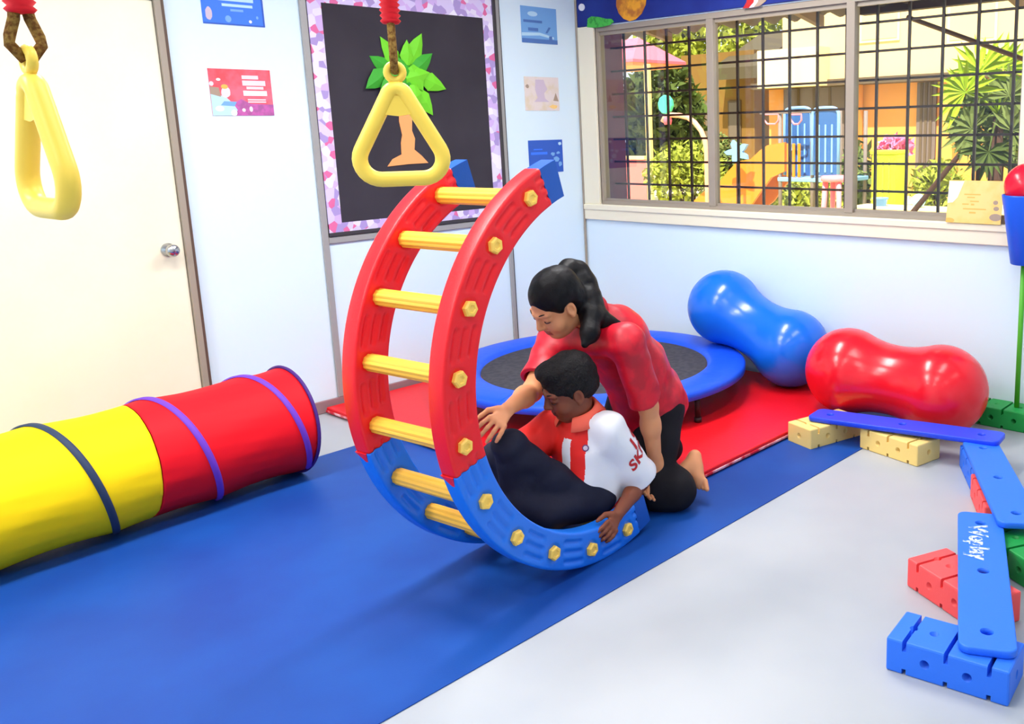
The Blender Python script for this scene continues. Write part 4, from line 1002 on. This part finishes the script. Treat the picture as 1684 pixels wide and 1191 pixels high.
# ================================================================== OUTDOORS, seen through the window
struct(MB().box((.2, -40, -.25), (60, 40, -.10)).build('ground', 'out_ground'))
GZ = -.10
def yz(px, py, x): p = atx(px, py, x); return p.y, p.z
def slab(px0, py0, px1, py1, x, th, mt, name, parent=None, zlo=None, b=None, mi=0):
    """upright block whose front face lies in the plane x, spanning the given view corners"""
    y0, z1 = yz(px0, py0, x); y1, z0 = yz(px1, py1, x); z0 = z0 if zlo is None else zlo
    own = b is None; b = b or MB(); b.box((x, min(y0, y1), z0), (x+th, max(y0, y1), z1), mi)
    return b.build(name, mt, parent) if own else b
def out(name, px, x, label, cat, group=None): y, _ = yz(px, 300, x); return thing(name, (x, y, GZ), label, cat, group)
def leaves(n, c, r, size, mt, name, parent, seed=1, shape=2.2):
    rs = np.random.RandomState(seed); b = MB(); vs = []; fs = []
    for i in range(n):
        d = rs.normal(size=3); d /= np.linalg.norm(d); rad = rs.rand()**.4; p = np.array(c)+d*np.array(r)*rad
        a = rs.normal(size=3); a /= np.linalg.norm(a); e = np.cross(a, rs.normal(size=3)); e /= np.linalg.norm(e); s_ = size*(.6+.8*rs.rand()); o = len(vs)
        vs += [p-a*s_*shape*.5, p+e*s_*.42, p+a*s_*shape*.5, p-e*s_*.42]; fs.append((o, o+1, o+2, o+3))
    return b.add(vs, fs).build(name, mt, parent)
def bush(px, py, x, ry, rz, mt, label, n=500, size=.10, seed=3, stem=True, cat='bush', name='garden_bush'):
    y, z = yz(px, py, x); t = thing(name, (x, y, GZ), label, cat)
    leaves(n, (x, y, z), (min(ry, .9), ry, rz), size, mt, 'foliage', t, seed)
    st = MB()
    for k in range(4): a = k*1.6; st.tube([(x+.05*math.cos(a), y+.05*math.sin(a), GZ), (x+.12*math.cos(a), y+.16*math.sin(a), (GZ+z)/2), (x+.2*math.cos(a), y+.4*ry*math.sin(a), z+rz*.3)], [.035, .028, .012], 8)
    st.build('stem', 'bark', t); return t
# veranda: pillar, corrugated eave, rafters
ve = thing('veranda_roof', (.9, -1.6, 2.4), 'dark corrugated veranda roof edge hanging over the window', 'roof')
xe = 1.7; ze = yz(1165, 47, xe)[1]; b = MB(); vs = []; n = 240
for i in range(n+1):
    y = 1.2-6.4*i/n; wv = .022*math.sin(y*2*math.pi/.20)
    vs += [(.21, y, ze+.30+wv), (xe, y, ze+wv+.02), (xe, y, ze+wv), (.21, y, ze+.28+wv)]
b.add(vs, [(i*4+k, i*4+4+k, i*4+4+(k+1) % 4, i*4+(k+1) % 4) for i in range(n) for k in range(4)], 0, True).build('corrugated_sheet', 'out_eave', ve)
for y in (.6, -.9, -2.4, -3.9): MB().obox((.95, y, ze+.10), (.72, 0, -.145), (0, .025, 0), (0, 0, .04)).build('rafter', 'out_beam', ve)
yb0, zb0 = yz(1418, 18, 1.62); yb1, zb1 = yz(1684, 12, 1.62)
MB().box((1.58, -4.6, ze-.035), (1.66, yb0, ze+.045)).build('purlin', 'out_eave', ve)
p0, p1 = atx(1492, 28, 1.6), atx(1668, 92, 1.6); d_ = p1-p0; MB().cyl(p0, p0+d_*2.2, .016, n=10).build('brace', 'out_beam', ve)
# pavilion
pv = out('garden_pavilion', 1040, 8.0, 'small garden pavilion with pink hipped roof seen at the left of the window', 'pavilion')
x0 = 8.0; D2 = 1.5; ye, zE = yz(1128, 94, x0+D2); _, zE = yz(1080, 93, x0); yl, _ = yz(900, 94, x0); yr, zR = yz(1050, 62, x0+.75)
b = MB(); v = [(x0, ye, zE), (x0, yl, zE), (x0+D2, yl, zE), (x0+D2, ye, zE), (x0+D2/2, yr, zR), (x0+D2/2, yl-.7, zR)]
v += [(q[0], q[1], q[2]-.05) for q in v[:4]]
b.add(v, [(0, 4, 5, 1), (3, 2, 5, 4), (0, 3, 4), (1, 5, 2), (6, 7, 8, 9), (0, 1, 7, 6), (1, 2, 8, 7), (2, 3, 9, 8), (3, 0, 6, 9)]).build('hipped_roof', 'pav_pink', pv)
ye2 = ye+.06; _, zF = yz(1070, 105, x0+.06); MB().box((x0+.06, ye2, zF), (x0+D2-.06, yl-.1, zE-.05)).build('fascia', 'pav_fascia', pv)
for px in (1067, 975):
    yy, _ = yz(px, 200, x0+.2); MB().rbox((x0+.15, yy-.05, GZ), (x0+.25, yy+.05, zF+.01), .01, 1).build('post', 'pav_post', pv)
ya, za = yz(1064, 262, x0+.2); yb, _ = yz(980, 262, x0+.2); MB().box((x0+.17, ya, GZ), (x0+.23, yb, za)).build('low_wall', 'pav_wall', pv); MB().box((x0+.12, ya, za), (x0+.28, yb, za+.06)).build('wall_cap', 'pav_post', pv)
# arched pole with green disc
ap = out('arched_pole', 1164, 5.6, 'pink arched pole with a green disc in the garden', 'pole')
pts = [atx(*q, 5.6) for q in [(1090, 200), (1094, 192), (1104, 189), (1118, 190), (1131, 193), (1143, 202), (1153, 215), (1159, 230), (1162, 247), (1163, 300)]]; pts.append(Vector((5.6, pts[-1].y, GZ)))
MB().tube(pts, .036, 12).build('arched_tube', 'arch_pink', ap)
c = atx(1095, 172, 5.6); MB().lathe([(0, .03), (.125, .03), (.135, .02), (.135, -.02), (.125, -.03), (0, -.03)], c, (1, 0, 0), 10, smooth=False).build('round_disc', 'disc_green', ap)
c = atx(1098, 198, 5.6); MB().lathe([(0, .05), (.05, .05), (.065, 0), (.05, -.06), (0, -.06)], c, (0, 0, 1), 14).build('lamp_cup', 'pav_pink', ap)
# slide and play tower
XS = 6.3
sl_ = out('garden_slide', 1230, XS, 'orange wavy garden slide beside the blue play tower', 'slide')
topp = [(1040, 420), (1100, 372), (1138, 333), (1162, 311), (1181, 302), (1198, 281), (1212, 266), (1234, 262), (1249, 248), (1262, 239), (1290, 234)]
botp = [(1290, 282), (1268, 292), (1250, 316), (1236, 336), (1190, 372), (1120, 420)]
def side(xo): MB().prism([yz(*q, XS) for q in topp+botp], (XS+xo, 0, 0), (0, 1, 0), (0, 0, 1), .05).build('slide_side', 'slide_orange', sl_)
side(0); side(.55)
b = MB(); q = [yz(px, py+14, XS) for px, py in topp]; vs = []
for yy, zz in q: vs += [(XS+.04, yy, zz), (XS+.56, yy, zz), (XS+.56, yy, zz-.03), (XS+.04, yy, zz-.03)]
b.add(vs, [(i*4+k, i*4+4+k, i*4+4+(k+1) % 4, i*4+(k+1) % 4) for i in range(len(q)-1) for k in range(4)]).build('slide_bed', 'slide_orange', sl_)
for px in (1201, 1207):
    yy, zz = yz(px, 285, XS+.25); MB().cyl((XS+.25, yy, GZ), (XS+.25, yy, zz), .02, n=10).build('support_post', 'bark', sl_)
pt_ = out('play_tower', 1325, XS, 'blue climbing tower with two arched panels and grey posts', 'play tower')
_, zp = yz(1300, 293, XS)
ya, _ = yz(1278, 293, XS); yb, _ = yz(1384, 293, XS); MB().rbox((XS, yb, zp-.05), (XS+.75, ya, zp+.01), .01, 1).build('platform', 'play_sky', pt_)
for px, xo in ((1281, 0), (1315, .70), (1334, 0), (1379, 0), (1296, .70), (1379, .70)):
    yy, _ = yz(px, 250, XS); _, zt2 = yz(px, 182, XS); MB().cyl((XS+xo+.03, yy, GZ), (XS+xo+.03, yy, zt2), .028, n=12).build('tower_post', 'play_grey', pt_)
for (pa, pb), xo in (((1291, 1335), .30), ((1337, 1380), 0)):
    X1 = XS+xo; yA, zA = yz(pa, 178, X1); yB, _ = yz(pb, 178, X1); _, zL = yz(pa, 288, X1); arch_ = []
    w2 = (yA-yB)/2; cy_ = (yA+yB)/2; n = 16
    for i in range(n+1): a = math.pi*i/n; arch_.append((cy_+w2*math.copysign(abs(math.cos(a))**.5, math.cos(a)), zA-.14+.14*abs(math.sin(a))**.6))
    pan = MB().prism(arch_+[(yB, zL), (yA, zL)], (X1, 0, 0), (0, 1, 0), (0, 0, 1), .03).build('arched_panel', 'play_blue', pt_)
    MB().tube([(X1-.01, yA, zL)]+[(X1-.01, y, z) for y, z in arch_]+[(X1-.01, yB, zL)], .022, 10).build('panel_rim', 'play_blue_edge', pan)
    for k in range(1, 4): yy = yA+(yB-yA)*k/4; MB().box((X1-.012, yy-.012, zL+.04), (X1+.001, yy+.012, zA-.22)).build('panel_rib', 'play_blue_edge', pan)
for k in range(3):
    yy, z1 = yz(1296+9*k, 236, XS+.02); MB().rbox((XS+.01, yy-.024, zp+.01), (XS+.035, yy+.024, z1), .008, 1).build('guard_slat', 'slide_orange', pt_)
for pa, pb in ((1254, 1280), (1298, 1318)):
    P = [atx(pa, 188, XS), atx(pa+3, 198, XS), atx(pa+8, 204, XS), atx(pb-5, 204, XS), atx(pb, 198, XS), atx(pb, 188, XS)]; MB().tube(P, .013, 8, closed=True).build('hand_loop', 'play_pink', pt_)
MB().tube([atx(1250, 187, XS), atx(1335, 184, XS)], .013, 8).build('hand_rail', 'play_grey', pt_)
# pink garden stool
st = out('garden_stool', 1362, 5.2, 'pink moulded garden stool before the blue tower', 'stool')
ya, z1 = yz(1340, 290, 5.2); yb, _ = yz(1384, 290, 5.2); cy_ = (ya+yb)/2; w2 = (ya-yb)/2
MB().lathe([(0, z1), (w2*.9, z1), (w2, z1-.02), (w2, z1-.06), (w2*.85, z1-.07), (0, z1-.07)], (5.2+w2, cy_, 0), n=28).build('seat', 'play_pink', st)
for k in range(4):
    a = math.pi/4+k*math.pi/2; MB().tube([(5.2+w2+w2*.7*math.cos(a), cy_+w2*.7*math.sin(a), z1-.06), (5.2+w2+w2*.85*math.cos(a), cy_+w2*.85*math.sin(a), (z1+GZ)/2), (5.2+w2+w2*1.05*math.cos(a), cy_+w2*1.05*math.sin(a), GZ)], [.035, .03, .03], 10).build('leg', 'play_pink', st)
# pale blue flower-shaped spring seat
fl = out('play_flower', 1212, 6.0, 'pale blue star-shaped play panel on a brown post left of the slide', 'play panel')
c = atx(1211, 250, 6.0); out_ = []
for k in range(20): a = 2*math.pi*k/20; r = .145*(1+.42*math.cos(5*a+.3)); out_.append((r*1.1*math.cos(a), r*.85*math.sin(a)))
MB().prism(out_, c, (0, 1, 0), (0, 0, 1), .05).build('star_panel', 'play_sky', fl); MB().cyl((6.03, c.y, GZ), (6.03, c.y, c.z-.05), .025, n=10).build('post', 'bark', fl)
# bin, bucket, ball
bn = out('garden_bin', 1452, 6.6, 'lime yellow upright bin at the garden edge', 'bin')
ya, z1 = yz(1433, 254, 6.6); yb, _ = yz(1473, 254, 6.6); MB().rbox((6.6, yb, GZ), (6.95, ya, z1), .02).build('bin_body', 'bin_lime', bn); MB().rbox((6.58, yb-.015, z1), (6.97, ya+.015, z1+.05), .012).build('lid', 'bin_lime', bn)
for k in range(3): yy = ya+(yb-ya)*(k+1)/4; MB().box((6.592, yy-.012, GZ+.1), (6.601, yy+.012, z1-.05)).build('rib', 'leaf_lime', bn)
def on_stand(px, x, z, label):   # low garden wall the bucket and ball stand on
    pass
gw = out('garden_ledge', 1480, 5.9, 'low cream garden ledge carrying the bucket and the pale ball', 'ledge')
_, zl = yz(1480, 345, 5.9); ya, _ = yz(1405, 345, 5.9); yb, _ = yz(1700, 345, 5.9); MB().rbox((5.8, yb, GZ), (6.2, ya, zl), .01).build('ledge_wall', 'bld_cream', gw); MB().rbox((5.77, yb, zl), (6.23, ya, zl+.03), .008).build('coping', 'bld_pale', gw)
zl += .03
ya, z1 = yz(1437, 325, 5.95); yb, _ = yz(1459, 325, 5.95); cb_ = ((ya+yb)/2); r = (ya-yb)/2
bk = thing('toy_bucket', (5.95, cb_, zl), 'small pale blue bucket standing on the garden ledge', 'bucket')
MB().lathe([(0, zl), (r*.75, zl), (r, z1), (r*1.06, z1), (r*1.06, z1-.015), (r*.93, z1-.01), (r*.7, zl+.01), (0, zl+.01)], (5.95, cb_, 0), n=24).build('pail', 'bucket_blue', bk)
MB().tube([(5.95, cb_+r*math.cos(a), z1-.01-.05*math.sin(a)) for a in [math.pi*i/12 for i in range(13)]], .006, 6).build('handle', 'white_print', bk)
c = atx(1511, 318, 5.95); tag(MB().ball((5.95, c.y, zl+.085), .085, 24).build('toy_ball', 'ball_cyan'), 'pale cyan ball on the garden ledge behind the window bars', 'ball')
# planting
bush(1085, 195, 10.6, 1.05, 1.25, 'leaf_tree', 'dark green tree behind the pink-roofed pavilion', 2600, .13, 5, cat='tree', name='garden_tree')
bush(1128, 285, 7.6, .75, .55, 'leaf_lime', 'bright yellow-green bush behind the arched pole', 1700, .065, 6)
bush(1185, 275, 8.4, .50, .60, 'leaf_bush', 'grey-green bush behind the star-shaped play panel', 1200, .065, 7)
bush(1262, 318, 8.6, .85, .42, 'leaf_bush', 'low grey-green bush under the play tower', 1400, .065, 8)
bush(1340, 322, 8.8, .80, .38, 'leaf_lime', 'low lime green bush beneath the blue panels', 1300, .065, 9)
bush(1250, 62, 21, 1.3, 1.6, 'leaf_lime', 'sunlit yellow-green tree crown left of the cream upper wall', 1300, .17, 10, cat='tree', name='garden_tree')
bush(1130, 62, 22, 2.6, 1.3, 'leaf_lime', 'sunlit tree crown above the ochre house roof', 1500, .18, 12, cat='tree', name='garden_tree')
bush(1412, 290, 7.2, .28, .5, 'leaf_bush', 'narrow pale bush left of the lime bin', 500, .08, 13)
bush(1474, 242, 7.4, .24, .16, 'flower_pink', 'pink flowering bush above the lime bin', 350, .07, 14)
bush(1545, 310, 7.6, .42, .45, 'leaf_lime', 'sunlit bush behind the sill card', 500, .08, 15)
bush(1640, 205, 3.9, .42, .40, 'leaf_bush', 'dense dark shrub at the right end of the window', 1100, .06, 16)
# fan palm
pm = out('fan_palm', 1640, 3.5, 'yellow-green fan palm near the right end of the window', 'palm')
yt, zt2 = yz(1642, 190, 3.5); MB().tube([(3.5, yt+.03, GZ), (3.52, yt+.01, .6), (3.5, yt, zt2)], [.07, .055, .045], 12).build('trunk', 'bark', pm)
def fan(px, py, x, L, tilt, mt, seed):
    c = atx(px, py, x); rs = random.Random(seed); b = MB(); base = Vector((3.5, yt, zt2)); nb = 15
    b.tube([base, base.lerp(c, .5)+Vector((0, 0, .05)), c], [.012, .009, .007], 6)
    for k in range(nb):
        a = R_(-120+240*k/(nb-1)+rs.uniform(-5, 5)+90+tilt); d = Vector((rs.uniform(-.35, .15), math.cos(a)*-1, math.sin(a))).normalized(); l = L*rs.uniform(.8, 1.1); s_ = d.cross(Vector((1, 0, .2))).normalized()*.028
        m1 = c+d*l*.5; tip = c+d*l+Vector((0, 0, -.08*l)); b.add([c, m1+s_, m1+Vector((.012, 0, .006)), m1-s_, tip], [(0, 1, 2), (0, 2, 3), (1, 4, 2), (2, 4, 3)])
    b.build('fan_leaf', mt, pm)
for k, (px, py, x, L, t_, mt) in enumerate([(1612, 118, 3.3, .36, 10, 'leaf_palm'), (1588, 152, 3.2, .34, 40, 'leaf_palm'), (1650, 112, 3.7, .36, -20, 'leaf_palm'), (1660, 158, 3.3, .30, -30, 'leaf_bush'), (1598, 212, 3.2, .28, 70, 'leaf_bush'), (1626, 250, 3.1, .26, 180, 'leaf_tree'), (1664, 215, 3.2, .26, -60, 'leaf_bush'), (1625, 165, 3.6, .32, 0, 'leaf_bush')]): fan(px, py, x, L, t_, mt, k)
p0, p1 = atx(1502, 352, 4.6), atx(1580, 252, 4.6); d_ = p0-p1; g_ = p1+d_*((GZ-p1.z)/d_.z)
tag(MB().tube([g_, p1.lerp(g_, .5)+Vector((0, .02, 0)), p1, p1-d_*.25], [.035, .032, .028, .015], 10).build('leaning_trunk', 'bark'), 'dark bare trunk leaning to the right behind the sill card', 'trunk')
# school building opposite
XB = 14.0
sb = out('school_building', 1430, XB, 'cream two-storey building with orange ground floor across the garden', 'building')
yU, _ = yz(1287, 100, XB); yL, _ = yz(1240, 200, XB); yR, _ = yz(1800, 200, XB); _, zb = yz(1410, 128, XB)
MB().box((XB, yR, zb), (XB+3, yU, zb+4.2)).build('upper_wall', 'bld_cream', sb)
MB().box((XB+.5, yR, GZ), (XB+3, yL-.1, zb-.12)).build('ground_floor_wall', 'bld_orange', sb)
MB().box((XB-.1, yR, zb-.14), (XB+.6, yL+.02, zb)).build('floor_band', 'bld_band', sb)
ya, za = yz(1245, 84, XB-.5); yb, zb2 = yz(1345, 140, XB-.5); MB().box((XB-.5, yb, zb2), (XB-.01, ya, za)).build('balcony_front', 'bld_pale', sb)
for px0, py0, px1, py1 in ((1290, 138, 1392, 262), (1510, 130, 1538, 262)):
    y0, z1 = yz(px0, py0, XB+.48); y1, z0 = yz(px1, py1, XB+.48); f = MB().box((XB+.44, y1, GZ), (XB+.49, y0, min(z1, zb-.15))).build('doorway', 'bld_grey', sb)
    for k in range(1, 4): yy = y0+(y1-y0)*k/4; MB().box((XB+.42, yy-.03, GZ), (XB+.44, yy+.03, min(z1, zb-.15))).build('jamb_bar', 'bld_band', f)
for px0, px1 in ((1415, 1480), (1560, 1640)):
    y0, z1 = yz(px0, 5, XB); y1, z0 = yz(px1, 66, XB); f = MB().box((XB-.03, y1, z0), (XB+.02, y0, z1+.1)).build('window', 'bld_pale', sb)
    MB().box((XB-.04, y1+.06, z0+.06), (XB-.028, y0-.06, z1+.04)).build('pane', 'bld_cream', f)
for px in (1402, 1560):
    y0, _ = yz(px, 180, XB+.2); MB().box((XB+.1, y0-.15, GZ), (XB+.4, y0+.15, zb-.14)).build('column', 'bld_orange', sb)
XO = 16.0
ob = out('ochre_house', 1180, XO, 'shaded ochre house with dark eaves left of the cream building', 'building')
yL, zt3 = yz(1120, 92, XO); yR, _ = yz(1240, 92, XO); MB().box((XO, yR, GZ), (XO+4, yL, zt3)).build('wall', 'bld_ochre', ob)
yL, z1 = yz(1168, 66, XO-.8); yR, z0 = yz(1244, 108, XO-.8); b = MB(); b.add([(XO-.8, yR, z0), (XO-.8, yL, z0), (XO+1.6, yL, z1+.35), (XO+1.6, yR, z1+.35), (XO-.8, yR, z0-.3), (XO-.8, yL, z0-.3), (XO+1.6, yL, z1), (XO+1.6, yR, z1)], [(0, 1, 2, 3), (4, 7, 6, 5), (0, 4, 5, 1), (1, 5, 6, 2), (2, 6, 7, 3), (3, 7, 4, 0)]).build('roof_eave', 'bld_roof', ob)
for px0, px1 in ((1160, 1180), (1198, 1220)):
    y0, z1 = yz(px0, 166, XO); y1, z0 = yz(px1, 262, XO); f = MB().box((XO-.04, y1, z0), (XO+.02, y0, z1)).build('window', 'bld_band', ob)
    MB().box((XO-.05, y1+.05, z0+.05), (XO-.038, y0-.05, z1-.05)).build('pane', 'bld_window', f)

clean()
